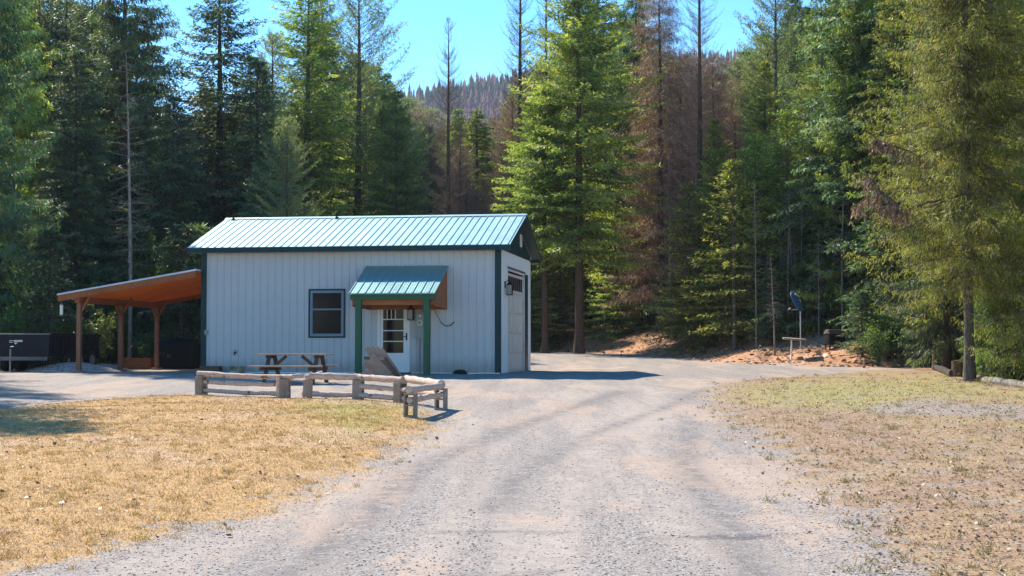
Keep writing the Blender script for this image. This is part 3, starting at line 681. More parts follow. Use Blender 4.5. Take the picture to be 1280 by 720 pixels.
# ------------------------------------------------------------------ slanted wooden chair by the porch
cpos = at(478, 39.6); ch = empty('wooden_lounge_chair', cpos, RZ); setp(ch, 'weathered wooden lounge chair with a steep slanted board back, before the entry door', 'chair')
kx = 39.6 / F
def cpt(u, v, y): return ((u - 478) * kx, y, (472.5 - v) * kx)
b = MB()
for i in range(4):      # slanted back slats, side by side in depth and width
    u0 = 453 + i * 6.3
    b.bar(cpt(u0 + 3, 433 + (1.5 if i == 3 else 0), .12 + .004 * i), cpt(u0 + 31, 474, .10 + .004 * i), .112, .03, up=(0, -1, 0.001))
b.build('backrest', M['oldwood'], ch, .004)
b = MB(); b.bar(cpt(459, 447, .06), cpt(482, 446.5, .06), .04, .1); b.bar(cpt(459, 446.5, .05), cpt(484, 472, .02), .42, .03, up=(0, -1, .001)); b.build('side_panel', M['oldwood'], ch, .004)
b = MB(); b.bar(cpt(481, 446, .04), cpt(500.5, 472, .04), .07, .06); b.build('rear_rail', M['tableg'], ch, .004)
b = MB(); b.box(*(-.50, -.24), .02, .5, 0, .24); b.build('front_leg', M['oldwood'], ch, .006)
b = MB(); b.box(-.52, -.32, -.02, .1, .335, .365); b.build('armrest', M['tabwood'], ch, .004)
b = MB(); b.box(-.50, -.36, .0, .08, .52, .60); b.build('arm_bracket', M['tableg'], ch)

# ------------------------------------------------------------------ low log fence on concrete blocks
nodesF = dict(A=gpt(252.5, 493), B=gpt(357, 497), C=gpt(385, 498.5), D=gpt(448, 499.5), E=gpt(500.5, 503), H=gpt(551.5, 510.5), G=gpt(513.5, 522))
def fpos(k, dz=0.0): x, y = nodesF[k]; return Vector((x, y, gz(x, y) + dz))
def block(fence, k, ang, side=0.0):
    p = fpos(k); Mx = Matrix.Translation(p) @ Matrix.Rotation(ang + random.uniform(-.06, .06), 4, 'Z') @ Matrix.Rotation(random.uniform(-.03, .03), 4, 'Y')
    b = MB(); W = .097; D = .097; z = -.02   # the hollow cores run along local x (the fence line)
    b.box(-D, D, -W, -W + .032, z, .394, 0, Mx); b.box(-D, D, W - .032, W, z, .394, 0, Mx)
    for z0, z1 in ((z, .035), (.182, .212), (.362, .394)): b.box(-D, D, -W + .032, W - .032, z0, z1, 0, Mx)
    return b.build('concrete_block', M['conc'], fence, .006)
def rail(fence, a, b_, r0=.055, r1=.045, sag=.01, ext=(.12, .12), knot=.0):
    a = Vector(a); c = Vector(b_); d = (c - a).normalized(); a = a - d * ext[0]; c = c + d * ext[1]
    N = 14; pts = []; rr = []
    for i in range(N + 1):
        t = i / N; p = a.lerp(c, t); p.z += -sag * 4 * t * (1 - t) + random.uniform(-.006, .006); p.x += random.uniform(-.006, .006); p.y += random.uniform(-.008, .008)
        pts.append(p); rr.append((r0 + (r1 - r0) * t) * random.uniform(.9, 1.1))
    mb_ = MB(); mb_.tube(pts, rr, 10, jit=.14); return mb_.build('rail', M['log'], fence)
def angf(a, b_): pa, pb = nodesF[a], nodesF[b_]; return math.atan2(pb[1] - pa[1], pb[0] - pa[0])
f1 = empty('low_log_fence', fpos('A')); setp(f1, 'left section of knee-high fence, three thin logs between two concrete blocks, below the picnic table', 'fence')
f2 = empty('low_log_fence', fpos('D')); setp(f2, 'right section of knee-high fence, thick pale logs on five concrete blocks with a turned-back corner', 'fence')
for fo_ in (f1, f2): fo_.location = (0, 0, 0)
block(f1, 'A', angf('A', 'B')); block(f1, 'B', angf('A', 'B') + .5)
rail(f1, fpos('A', .45), fpos('B', .44), .06, .05, .015, (.1, .2)); rail(f1, fpos('A', .275), fpos('B', .27), .045, .04, .01, (.05, .05)); rail(f1, fpos('A', .1), fpos('B', .1), .05, .045, .02, (.05, .08))
pb = fpos('B'); rail(f1, pb + Vector((-.35, .5, .42)), pb + Vector((.72, .45, .47)), .05, .05, 0, (0, 0))
mbp = MB(); q_ = pb + Vector((-.13, -.04, -.05)); mbp.tube([q_, q_ + Vector((.0, 0, .52))], [.05, .045], 8, jit=.2); mbp.build('stake', M['log'], f1)
block(f2, 'C', angf('C', 'D') + .35); block(f2, 'D', angf('C', 'D')); block(f2, 'E', angf('D', 'E') + .05); block(f2, 'H', angf('G', 'H') - .1); block(f2, 'G', angf('G', 'H'))
pc = fpos('C')
rail(f2, fpos('C', .47), fpos('D', .455), .075, .065, .0, (-.05, .05)); rail(f2, fpos('C', .11), fpos('D', .1), .055, .05, .01, (.1, .08))
mbp = MB(); mbp.tube([pc + Vector((-.05, -.05, .42)), pc + Vector((.14, .0, .46)), pc + Vector((.3, .06, .52))], [.07, .065, .06], 8, jit=.2); mbp.build('rail', M['log'], f2)
rail(f2, fpos('D', .46), fpos('E', .45), .06, .065, .01, (.1, .1)); rail(f2, fpos('D', .285), fpos('E', .27), .055, .045, .015); rail(f2, fpos('D', .1), fpos('E', .09), .055, .05, .01)
rail(f2, fpos('E', .465) + Vector((.12, 0, 0)), fpos('H', .47), .07, .075, 0, (.0, .02)); rail(f2, fpos('E', .27), fpos('H', .28), .045, .045, .01)
rail(f2, fpos('G', .455), fpos('H', .44), .06, .06, .0, (.12, .1)); rail(f2, fpos('G', .285), fpos('H', .28), .058, .05, .0, (.08, .08))

# ------------------------------------------------------------------ trailer
tr = at(24, 46.2); tr.z = gz(tr.x, tr.y); tl = empty('utility_trailer', tr, R_(-9)); setp(tl, 'dark navy dump trailer seen from its hitch end, parked at the forest edge', 'trailer')
b = MB(); b.box(-1.0, 1.0, 0, 3.6, .5, .56); b.box(-1.0, 1.0, 0, .04, .56, 1.18); b.box(-1.0, 1.0, 3.56, 3.6, .56, 1.18); b.box(-1.0, -.96, .04, 3.56, .56, 1.18); b.box(.96, 1.0, .04, 3.56, .56, 1.18)
for q in range(6): b.box(1.0, 1.05, .3 + q * .58, .36 + q * .58, .56, 1.14); b.box(-1.05, -1.0, .3 + q * .58, .36 + q * .58, .56, 1.14)
b.build('bed', M['trailer'], tl, .004)
b = MB(); b.box(-1.03, 1.03, -.02, .0, 1.17, 1.2); b.build('top_rail', M['galv'], tl, .004); b = MB(); b.box(-1.03, 1.03, 3.6, 3.63, 1.14, 1.2); b.build('top_rail', M['galv'], tl, .004)
b = MB(); b.box(-1.06, -1.01, .0, 3.6, 1.14, 1.2); b.box(1.01, 1.06, .0, 3.6, 1.14, 1.2); b.build('side_rail', M['trailer'], tl, .004)
b = MB(); b.bar((-.85, .1, .42), (0, -1.25, .42), .06, .1); b.bar((.85, .1, .42), (0, -1.25, .42), .06, .1); b.box(-.9, .9, .05, .15, .36, .48); b.build('tongue', M['galv'], tl, .004)
b = MB(); b.box(-.06, .06, -1.5, -1.2, .4, .5); b.tube([(0, -1.5, .42), (0, -1.42, .47)], .05, 8); b.build('coupler', M['galv'], tl, .004)
b = MB(); b.tube([(.22, -.95, .02), (.22, -.95, .72)], .026, 10); b.tube([(.22, -.95, .0), (.22, -.95, .03)], .09, 10); b.tube([(.22, -.95, .78), (.34, -.95, .8)], .012, 6); b.build('jack', M['galv'], tl)
for s_ in (-1, 1):
    b = MB(); b.box(*sorted((s_ * 1.05, s_ * 1.32)), 1.1, 2.9, .72, .76); b.box(*sorted((s_ * 1.05, s_ * 1.32)), 1.06, 1.1, .42, .76); b.box(*sorted((s_ * 1.05, s_ * 1.32)), 2.9, 2.94, .42, .76); b.build('mudguard', M['trailer'], tl, .004)
    for yy in (1.55, 2.45):
        b = MB(); b.disc((s_ * 1.19, yy, .34), .34, .2, 'x', 24); wh = b.build('wheel', M['rubber'], tl, .03); b = MB(); b.disc((s_ * 1.29, yy, .34), .19, .03, 'x', 16); b.build('rim', M['galv'], wh)
    b = MB(); b.box(s_ * 1.18 - .02, s_ * 1.18 + .02, 1.0, 1.04, -.0, .42); b.build('mud_flap_stay', M['galv'], tl)
b = MB()
fx0, fz0 = .02, 1.0
for x0_, x1_, z0_, z1_ in ((-.32, -.21, .97, .99), (-.32, -.21, .92, .94), (-.17, -.13, .94, 1.0), (-.12, -.07, .94, 1.0), (-.06, -.03, .94, 1.0), (-.02, .03, .94, 1.0), (.04, .08, .94, 1.0), (.09, .12, .94, 1.0)): b.box(x0_, x1_, -.006, -.001, z0_, z1_)
b.add([(-.17, -.006, .92), (-.04, -.006, .92), (-.105, -.006, .86), (-.17, -.001, .92), (-.04, -.001, .92), (-.105, -.001, .86)], [(0, 2, 1), (3, 4, 5), (0, 1, 4, 3), (1, 2, 5, 4), (2, 0, 3, 5)])
b.build('maker_decal', M['edge'], tl)

# gravel heap, crate and dark drum behind the carport
def heap(name, u, D, rx, ry, h, mat, label, cat, rz=0, seed=1):
    p = at(u, D); r = np.random.default_rng(seed); n = 22; me_v = []; fs = []
    for i in range(n + 1):
        for j in range(n + 1):
            a = (i / n - .5) * 2.3; c = (j / n - .5) * 2.3; q = math.hypot(a, c)
            zz = h * max(0, 1 - q ** 1.6) + (.03 * r.random() if q < 1 else -.06 * (q - .9) * 4); me_v.append((a * rx, c * ry, zz - .02 - (.1 if q > 1.1 else 0)))
    fs = [(i * (n + 1) + j, (i + 1) * (n + 1) + j, (i + 1) * (n + 1) + j + 1, i * (n + 1) + j + 1) for i in range(n) for j in range(n)]
    b = MB(); b.add(me_v, fs, 0, True); o = b.build(name, mat, None); o.location = p; o.rotation_euler = (0, 0, rz); setp(o, label, cat); return o
def gravelm():
    t = NT('heaped_gravel'); v = t.n('ShaderNodeTexVoronoi'); v.inputs['Scale'].default_value = 22; t.l(t.coord(), v.inputs[0]); s_ = t.n('ShaderNodeSeparateColor'); t.l(v.outputs['Color'], s_.inputs[0])
    c = t.ramp(s_.outputs[0], [(0, (.20, .18, .17)), (.5, (.40, .36, .33)), (1, (.55, .5, .46))]); return t.done(t.bsdf(c, .95, .1, bump=v.outputs['Distance'], bstr=-.6, bdist=.03) if False else t.bsdf(c, .95, .1, bump=s_.outputs[1], bstr=.5, bdist=.02))
M['gravelheap'] = gravelm()
heap('gravel_heap', 92, 46.9, 1.5, .7, .32, M['gravelheap'], 'low pale heap of gravel beside the front carport post', 'gravel heap', .2, 3)
heap('gravel_heap', 128, 48.8, 1.1, .6, .26, M['gravelheap'], 'smaller pale gravel heap behind the middle carport post', 'gravel heap', -.1, 4)
p = at(176, 52.3); o = empty('wooden_crate', p, RZ); setp(o, 'low reddish brown plank crate on the ground at the back of the carport', 'crate')
for z0 in (.02, .15, .28):
    b = MB(); b.box(-.5, .5, -.3, -.275, z0, z0 + .11); b.box(-.5, .5, .275, .3, z0, z0 + .11); b.box(-.5, -.475, -.275, .275, z0, z0 + .11); b.box(.475, .5, -.275, .275, z0, z0 + .11); b.build('side_board', M['beam'], o)
b = MB(); b.box(-.47, .47, -.27, .27, .0, .03); b.build('bottom', M['beam'], o)
p = at(222, 52.6); o = empty('covered_wood_stack', p, RZ); setp(o, 'bulky black tarpaulin covered stack in the shade under the back of the carport', 'covered stack')
b = MB(); N = 12; vs = []
for j, (sx, z) in enumerate(((1.05, 0), (1.0, .5), (.97, .85), (.9, .98), (.5, 1.04), (.02, 1.06))):
    for i in range(N * 2):
        a = 2 * PI * i / (N * 2); cx_, cy_ = math.cos(a), math.sin(a); m_ = max(abs(cx_), abs(cy_)) ** .8
        vs.append((.75 * sx * cx_ / m_ + random.uniform(-.03, .03), .45 * sx * cy_ / m_ + random.uniform(-.03, .03), z + random.uniform(-.03, .03) * (j > 0)))
b.add(vs, [(j * 24 + i, j * 24 + (i + 1) % 24, (j + 1) * 24 + (i + 1) % 24, (j + 1) * 24 + i) for j in range(5) for i in range(24)] + [tuple(120 + i for i in range(24))], 0, True); b.build('tarpaulin', M['black'], o)
b = MB()
for q in range(9): b.tube([(-.66 + q * .16, -.36, .09), (-.66 + q * .16, .36, .09)], .07, 8)
b.build('firewood', M['log'], o)

# ------------------------------------------------------------------ dish, round table, grill on the bank; post, stump, logs at right
p = at(1000.5, 53.5); o = empty('satellite_dish', p); setp(o, 'blue-grey oval dish seen edge-on, on a thin pale pole on the bank', 'satellite dish')
kk = p.y / F; hd = CAMZ + (435 - 376) * kk - p.z
b = MB(); b.tube([(0, 0, -.1), (0, 0, hd + .02)], .022, 8); b.build('pole', M['edge'], o)
b = MB(); vs = []; NR, NA = 6, 24; dirn = Matrix.Rotation(R_(52), 4, 'Z') @ Matrix.Rotation(R_(-28), 4, 'X')
for j in range(NR + 1):
    r = j / NR
    for i in range(NA):
        a = 2 * PI * i / NA; vs.append(dirn @ Vector((r * .33 * math.cos(a), .08 + .10 * r * r - .1, r * .42 * math.sin(a))) + Vector((-.06, 0, hd)))
b.add(vs, [(j * NA + i, j * NA + (i + 1) % NA, (j + 1) * NA + (i + 1) % NA, (j + 1) * NA + i) for j in range(NR) for i in range(NA)], 0, True)
d_ = b.build('reflector', M['dishblue'], o); sm_ = d_.modifiers.new('thickness', 'SOLIDIFY'); sm_.thickness = .015
b = MB(); e0 = dirn @ Vector((0, 0, -.36)) + Vector((-.06, 0, hd)); e1 = dirn @ Vector((0, .5, -.1)) + Vector((-.06, 0, hd)); b.tube([e0, e1], .014, 6); b.tube([e1, e1 + (dirn.to_3x3() @ Vector((0, -.1, .02)))], .035, 8); b.build('feed_arm', M['galv'], o)
b = MB(); b.bar(Vector((.0, 0, hd)), Vector((-.06, 0, hd)), .08, .14); b.build('bracket', M['galv'], o)
b = MB(); q0 = dirn @ Vector((-.1, -.045, .26)) + Vector((-.06, 0, hd)); q1 = dirn @ Vector((.14, -.045, .12)) + Vector((-.06, 0, hd)); b.bar(q0, q1, .05, .02); b.build('arm_highlight', M['white'], o)  # white bar put on the reflector for the feed arm's highlight
p = at(989, 51.6); o = empty('round_stand', p); setp(o, 'tilted round pale tabletop on one short white leg, left of the dish', 'small table'); kk = p.y / F; ht = max(.35, CAMZ + (435 - 425) * kk - p.z)
b = MB(); b.tube([(0, 0, -.05), (0, 0, ht)], .03, 8); b.build('leg', M['white'], o)
b = MB(); tm = Matrix.Translation((.1, 0, ht + .03)) @ Matrix.Rotation(R_(4), 4, 'Y') @ Matrix.Rotation(R_(3), 4, 'X'); b.tube([tm @ Vector((0, 0, -.03)), tm @ Vector((0, 0, .03))], [.40, .42], 28); b.build('tabletop', M['conc'], o)
p = at(1043, 52.0); o = empty('fire_pit_box', p, R_(12)); setp(o, 'squat black metal box with a brown lid on the bank right of the dish', 'burn box')
b = MB(); b.box(-.3, .3, -.22, .22, .1, .48); b.build('body', M['black'], o, .02)
b = MB(); b.add([(-.33, -.25, .48), (.33, -.25, .48), (.33, .25, .48), (-.33, .25, .48), (-.27, -.1, .64), (.27, -.1, .64), (.27, .2, .64), (-.27, .2, .64)], [(3, 2, 1, 0), (4, 5, 6, 7), (0, 1, 5, 4), (1, 2, 6, 5), (2, 3, 7, 6), (3, 0, 4, 7)]); b.build('lid', M['rust'], o, .02)
for sx in (-1, 1):
    for sy in (-1, 1): b = MB(); b.box(sx * .26 - .02, sx * .26 + .02, sy * .18 - .02, sy * .18 + .02, -.1, .1); b.build('leg', M['black'], o)
b = MB(); b.box(-.1, .1, -.235, -.22, .16, .24); b.build('vent_plate', M['galv'], o)
p = at(1167, 47.4); kk = p.y / F
b = MB(); b.tube([(0, 0, -.1), (.01, 0, .7), (-.01, 0, 1.5)], [.07, .062, .055], 10, jit=.1); o = b.build('wooden_post', M['bark_pale']); o.location = p; setp(o, 'slim pale upright pole at the right forest edge, left of the dark trunk', 'post')
p = at(1196, 40.6); b = MB(); r_ = []
b.tube([(0, 0, -.05), (0, 0, .1), (.01, 0, .3), (.0, .0, .44)], [.21, .18, .165, .16], 14, jit=.12); o = b.build('tree_stump', M['bark_red']); o.location = p; setp(o, 'short cut reddish stump between the dark trunk and the big cedar', 'stump')
def logobj(u0, v0, u1, v1, r, mat, label):
    a = hit(u0, v0); c = hit(u1, v1); a.z += r * .7; c.z += r * .7; a0 = a.copy()
    b = MB(); N = 12; b.tube([a.lerp(c, i / N) - a0 + Vector((0, random.uniform(-.02, .02), random.uniform(-.01, .01))) for i in range(N + 1)], [r * random.uniform(.88, 1.1) for _ in range(N + 1)], 10, jit=.1)
    o = b.build('fallen_log', mat); o.location = a0; setp(o, label, 'log')
logobj(1221, 477, 1330, 492, .10, M['bark_pale'], 'long pale barkless log on the ground at the right edge, right of the cedar base')
logobj(1168, 462, 1191, 471, .11, M['bark_dark'], 'dark log lying between the slim pole and the stump')
# ------------------------------------------------------------------ tree meshes
class Leaves:
    """rhombus leaf quads collected with numpy"""
    def __init__(s): s.P = []; s.D = []; s.W = []; s.T = []; s.MI = []
    def add(s, P, D, W, tone, mi=0):
        s.P.append(P); s.D.append(D); s.W.append(W); s.T.append(np.broadcast_to(tone, (len(P),)).astype(float)); s.MI.append(np.full(len(P), mi))
    def arrays(s):
        P = np.concatenate(s.P); D = np.concatenate(s.D); W = np.concatenate(s.W); T = np.concatenate(s.T)
        mid = P + D * .45
        V = np.stack([P, mid + W, P + D, mid - W], 1).reshape(-1, 3)
        Q = np.arange(len(P) * 4).reshape(-1, 4); return V, Q, T, np.concatenate(s.MI)
def nrm_(a): return a / (np.linalg.norm(a, axis=-1, keepdims=True) + 1e-9)
def strips(lv, A, B, w0, tone, mi):     # thin three-sided twigs as pairs of crossed slivers
    D = B - A; r = nrm_(np.cross(D, np.array([.3, .5, .81]))); q = nrm_(np.cross(D, r))
    lv.add(A, D, r * w0, tone, mi); lv.add(A, D, q * w0, tone, mi)
def branch_curve(L, elev, droop, tip, n):
    s = np.linspace(0, 1, n); r = s * L * math.cos(elev); z = s * L * math.sin(elev) - droop * L * s ** 2 + tip * L * s ** 4
    return r, z
def make_tree(kind, H, R, seed, base=.12, dens=1.0, leaf=(.24, .07), mats=('fir', 'bark_grey'), trunk_r=None, prof=None, lean=0.0, bare_low=True, top_cut=None):
    g = np.random.default_rng(seed); lv = Leaves()
    trunk_r = trunk_r or .010 * H + .04
    nb = int(H / .42 * 5.2 * dens)
    if kind in ('larch', 'snag'): nb = int(H / .42 * 5 * dens)
    hs_ = base + (1 - base) * np.sort(g.random(nb)) ** .95
    if prof is None: prof = lambda t: (1 - t) ** .58 * (.8 + .2 * np.minimum(1, t * 6))
    gapn = g.random(256)
    for i, hf in enumerate(hs_):
        t = (hf - base) / (1 - base); az = i * 2.399 + g.normal(0, .35)
        sect = gapn[int((az % 6.283) / 6.283 * 7.99) * 16 + int(t * 15.99)]
        L = R * prof(t) * (.62 + .5 * g.random() ** .8) * (.72 + .45 * sect) + .12
        if g.random() < .05: L *= 1.25
        hz = hf * H; ca, sa = math.cos(az), math.sin(az)
        if kind == 'fir': el, dr, tp_ = R_(-6 + 44 * t ** 1.3 + g.normal(0, 6)), .22, .14
        elif kind == 'spruce': el, dr, tp_ = R_(-2 + 34 * t ** 2 + g.normal(0, 7)), .46, .34
        elif kind == 'hemlock': el, dr, tp_ = R_(10 + 25 * t + g.normal(0, 8)), .42, .05
        elif kind == 'cedar': el, dr, tp_ = R_(0 + 25 * t + g.normal(0, 8)), .60, .42
        elif kind == 'pine': el, dr, tp_ = R_(2 + 45 * t + g.normal(0, 9)), .05, .22
        elif kind == 'larch': el, dr, tp_ = R_(8 + 40 * t + g.normal(0, 8)), .25, .38
        else: el, dr, tp_ = R_(-5 + 20 * t + g.normal(0, 14)), .2, .15
        n = max(5, int(L / .16)); r, z = branch_curve(L, el, dr, tp_, n + 1)
        lat = np.cumsum(g.normal(0, .018 * L / max(n, 1) * 3, n + 1))
        C = np.stack([r * ca - lat * sa, r * sa + lat * ca, hz + z], 1)
        strips(lv, C[:-1], C[1:] + (C[1:] - C[:-1]) * .3, np.linspace(.018, .006, n)[:, None] * (1 + L * .25), .4, 1)
        tan_ = nrm_(np.gradient(C, axis=0)); side = nrm_(np.cross(tan_, np.array([0, 0, 1.])))
        tree_tone = g.normal(0, .19)
        if kind in ('fir', 'cedar', 'spruce', 'hemlock', 'pine') and sect < .22 and t < .9 and g.random() < .75: L *= .35
        if kind in ('larch', 'snag'):
            k0 = np.arange(1, n + 1); rep = 3 if kind == 'larch' else 1
            for q in range(rep):
                sgn = g.choice([-1, 1], len(k0)); l = (.16 + .28 * L * (1 - k0 / n)) * g.uniform(.4, 1.2, len(k0))
                d = nrm_(tan_[k0] * .8 + side[k0] * sgn[:, None] * .9 + np.array([0, 0, .25]) + g.normal(0, .25, (len(k0), 3)))
                A = C[k0]; B = A + d * l[:, None]; strips(lv, A, B, .006, g.uniform(.1, 1, len(k0)), 0)
                for q2 in range(2):
                    m_ = A + (B - A) * g.uniform(.3, .9, (len(k0), 1)); d2 = nrm_(d + g.normal(0, .7, d.shape)); strips(lv, m_, m_ + d2 * (l * .45)[:, None], .0045, g.uniform(.1, 1, len(k0)), 0)
            continue
        # side branchlets
        s0 = .07 if t > .5 else .12
        if kind == 'cedar': s0 = .14
        k0 = np.arange(int(s0 * n), n + 1); k0 = k0[k0 > 0]
        if kind == 'pine': k0 = np.arange(int(.45 * n), n + 1); k0 = k0[k0 > 0]
        frac = k0 / n
        for sg in (-1, 1):
            l = (.30 * L * (1 - frac) + .16) * g.uniform(.55, 1.2, len(k0)); l = np.minimum(l, 1.0)
            d = nrm_(tan_[k0] * .75 + side[k0] * sg + np.array([0, 0, -.12 if kind in ('fir', 'pine') else -.35]) + g.normal(0, .12, (len(k0), 3)))
            if kind == 'pine': d = nrm_(d + np.array([0, 0, .7]))
            m = 6; J = g.uniform(.1, 1, (len(k0), m)); base_p = C[k0]
            P = (base_p[:, None, :] + d[:, None, :] * (l[:, None] * J)[:, :, None]).reshape(-1, 3)
            P[:, 2] += -.10 * ((l[:, None] * J) ** 2).reshape(-1) * (3 if kind in ('hemlock', 'cedar', 'spruce') else 1)
            keep = g.random(len(P)) < np.repeat(np.clip(l * 2.2 + .35, 0, 1), m)
            dd = np.repeat(d, m, 0)
            if kind in ('cedar',):
                ld = nrm_(dd * .55 + np.array([0, 0, -.6]) + g.normal(0, .42, P.shape)); ll = leaf[0] * g.uniform(.5, 1.8, len(P))
            elif kind == 'pine':
                ld = nrm_(dd * .8 + g.normal(0, .75, P.shape)); ll = leaf[0] * g.uniform(.7, 1.2, len(P))
            elif kind == 'dead':
                ld = nrm_(dd * .6 + np.array([0, 0, -.5]) + g.normal(0, .6, P.shape)); ll = leaf[0] * g.uniform(.6, 1.8, len(P))
            else:
                ld = nrm_(dd + g.normal(0, .42, P.shape) + np.array([0, 0, -.12])); ll = leaf[0] * g.uniform(.6, 1.25, len(P))
            up = nrm_(np.array([0, 0, 1.]) + g.normal(0, .55, P.shape)); wv = nrm_(np.cross(ld, up)) * leaf[1] * g.uniform(.6, 1.2, (len(P), 1)) * .5
            young = np.repeat(frac, m) * .30
            tone = np.clip((.28 if kind == 'cedar' else .26) + tree_tone + young + g.normal(0, .17, len(P)), 0, .78 if kind == 'cedar' else .9)
            deadm = g.random(len(P)) < (.05 if kind == 'cedar' else .02) + (.04 if kind == 'cedar' else .08) * (np.repeat(frac, m) < .4)
            tone = np.where(deadm, g.uniform(.93, 1, len(P)), tone)
            if kind == 'dead': tone = g.random(len(P))
            lv.add(P[keep], (ld * ll[:, None])[keep], wv[keep], tone[keep])
            if kind == 'cedar':
                P2 = P + np.array([0, 0, -.12]) + g.normal(0, .06, P.shape); kp = g.random(len(P)) < .7
                lv.add(P2[kp], (ld * ll[:, None] * .9)[kp], (wv * .9)[kp], tone[kp])
        # leader foliage
    if kind not in ('larch', 'snag'):
        nt_ = 60; z = H * (1 - .05 * g.random(nt_)); P = np.stack([g.normal(0, .03, nt_), g.normal(0, .03, nt_), z], 1)
        ld = nrm_(np.stack([g.normal(0, .5, nt_), g.normal(0, .5, nt_), np.full(nt_, .8)], 1)); lv.add(P, ld * leaf[0] * 1.1, nrm_(np.cross(ld, g.normal(0, 1, ld.shape))) * leaf[1] * .5, .5)
    # dead lower twigs on the shaded bole
    if bare_low and base > .06:
        nlow = int(14 * base * H / 2); hz = g.uniform(.25 * base, base * 1.1, nlow) * H; az = g.uniform(0, 6.28, nlow); l = g.uniform(.3, 1.2, nlow)
        A = np.stack([np.zeros(nlow), np.zeros(nlow), hz], 1); d = np.stack([np.cos(az), np.sin(az), g.uniform(-.35, .2, nlow)], 1); B = A + d * l[:, None]
        strips(lv, A, B, .012, .5, 1)
        for q in range(3):
            m_ = A + (B - A) * g.uniform(.3, 1, (nlow, 1)); strips(lv, m_, m_ + nrm_(d + g.normal(0, .6, d.shape)) * .3, .006, .5, 1)
    V, Q, T, MI = lv.arrays()
    V[:, 0] += lean * V[:, 2] ** 2 / H
    crown = np_mesh('crown', V, Q, [M[mats[0]], M[mats[2] if len(mats) > 2 else 'twig']], T, MI)
    N = 14; b = MB(); zs = [0, .02, .05] + [q / N for q in range(1, N + 1)]; pts = []; rr = []
    for q in zs:
        pts.append((lean * q * q * H + math.sin(q * 9 + seed) * .03 * q, math.cos(q * 7 + seed) * .03 * q, q * H - (.35 if q == 0 else 0)))
        rr.append(trunk_r * (1 - q) ** .8 * (1.45 if q == 0 else 1.2 if q < .03 else 1) + .008)
    b.tube(pts, rr, 10, jit=.10, caps=False)
    me_ = bpy.data.meshes.new('trunk'); me_.from_pydata(b.v, [], b.f); me_.materials.append(M[mats[1]])
    me_.polygons.foreach_set('use_smooth', [True] * len(me_.polygons)); me_.update()
    return dict(H=H, crown=crown, trunk=me_)
TM = {}
TM['fir'] = make_tree('fir', 22, 4.3, 11, .08, 1.0, mats=('fir', 'bark_grey'))
TM['fir2'] = make_tree('fir', 22, 3.9, 12, .14, 1.05, mats=('fir', 'bark_red'))
TM['firbright'] = make_tree('fir', 22, 4.3, 13, .06, 1.15, mats=('firlight', 'bark_grey'))
TM['firbroad'] = make_tree('fir', 22, 5.6, 14, .23, 1.45, mats=('firlight', 'bark_red'), prof=lambda t: (1 - t) ** .6 * (.65 + .35 * min(1, t * 4)))
TM['firhigh'] = make_tree('fir', 22, 4.2, 34, .42, 1.3, mats=('firlight', 'bark_red'))
TM['spruce'] = make_tree('spruce', 22, 4.9, 15, .06, 1.0, mats=('dark', 'bark_dark'))
TM['hemlock'] = make_tree('hemlock', 18, 4.4, 16, .06, 1.1, mats=('dark', 'bark_dark'))
TM['hemlock2'] = make_tree('hemlock', 20, 4.0, 17, .10, 1.0, mats=('fir', 'bark_dark'))
TM['cedar'] = make_tree('cedar', 24, 4.6, 18, .06, 1.0, (.24, .055), mats=('dark', 'bark_red'))
TM['cedar2'] = make_tree('cedar', 22, 4.2, 19, .08, 1.1, (.24, .055), mats=('cedar', 'bark_grey'))
TM['pine'] = make_tree('pine', 22, 4.6, 20, .22, 1.0, (.24, .035), mats=('pine', 'bark_dark'), prof=lambda t: (1 - t) ** .5 * (.5 + .5 * min(1, t * 3)))
TM['pine2'] = make_tree('pine', 22, 3.8, 21, .30, .9, (.24, .035), mats=('pine', 'bark_grey'), prof=lambda t: (1 - t) ** .5 * (.6 + .4 * min(1, t * 3)))
TM['larch'] = make_tree('larch', 24, 3.4, 22, .12, .8, mats=('twig', 'bark_dark'))
TM['larch2'] = make_tree('larch', 18, 3.6, 23, .10, 1.5, mats=('brown', 'bark_dark'))
TM['dead'] = make_tree('dead', 22, 3.0, 24, .08, 1.3, (.34, .022), mats=('brown', 'bark_dark'), prof=lambda t: (1 - t) ** .3)
TM['snag'] = make_tree('snag', 14, 1.3, 25, .30, .6, mats=('palet', 'bark_pale', 'palet'), trunk_r=.10, lean=-.03, bare_low=False)
TM['birch'] = make_tree('snag', 14, 1.0, 26, .35, .4, mats=('palet', 'bark_pale', 'palet'), trunk_r=.055, lean=.012, bare_low=False)
TM['young'] = make_tree('fir', 7, 1.7, 27, .12, 1.6, (.16, .045), mats=('firlight', 'bark_grey'), trunk_r=.09)
TM['younglow'] = make_tree('fir', 9, 2.5, 37, .03, 2.0, (.17, .05), mats=('firlight', 'bark_grey'), trunk_r=.09)
TM['sap'] = make_tree('hemlock', 5, 1.4, 28, .04, 2.0, (.17, .05), mats=('dark', 'bark_dark'), trunk_r=.05)
TM['sap2'] = make_tree('cedar', 4.5, 1.3, 29, .03, 2.0, (.19, .05), mats=('shrub', 'bark_dark'), trunk_r=.05)
TM['bigcedar'] = make_tree('cedar', 20, 3.8, 30, .15, 3.0, (.12, .024), mats=('cedar', 'bark_grey'), trunk_r=.17, prof=lambda t: (1 - t) ** .6 * (.80 + .20 * min(1, t * 8)), bare_low=False)
TM['bigcedar2'] = make_tree('cedar', 20, 3.8, 31, .03, 2.6, (.12, .024), mats=('cedar', 'bark_dark'), trunk_r=.2, prof=lambda t: (1 - t) ** .6)
TM['young2'] = make_tree('fir', 9, 2.5, 33, .36, 1.6, (.14, .04), mats=('firlight', 'bark_grey'), trunk_r=.1)
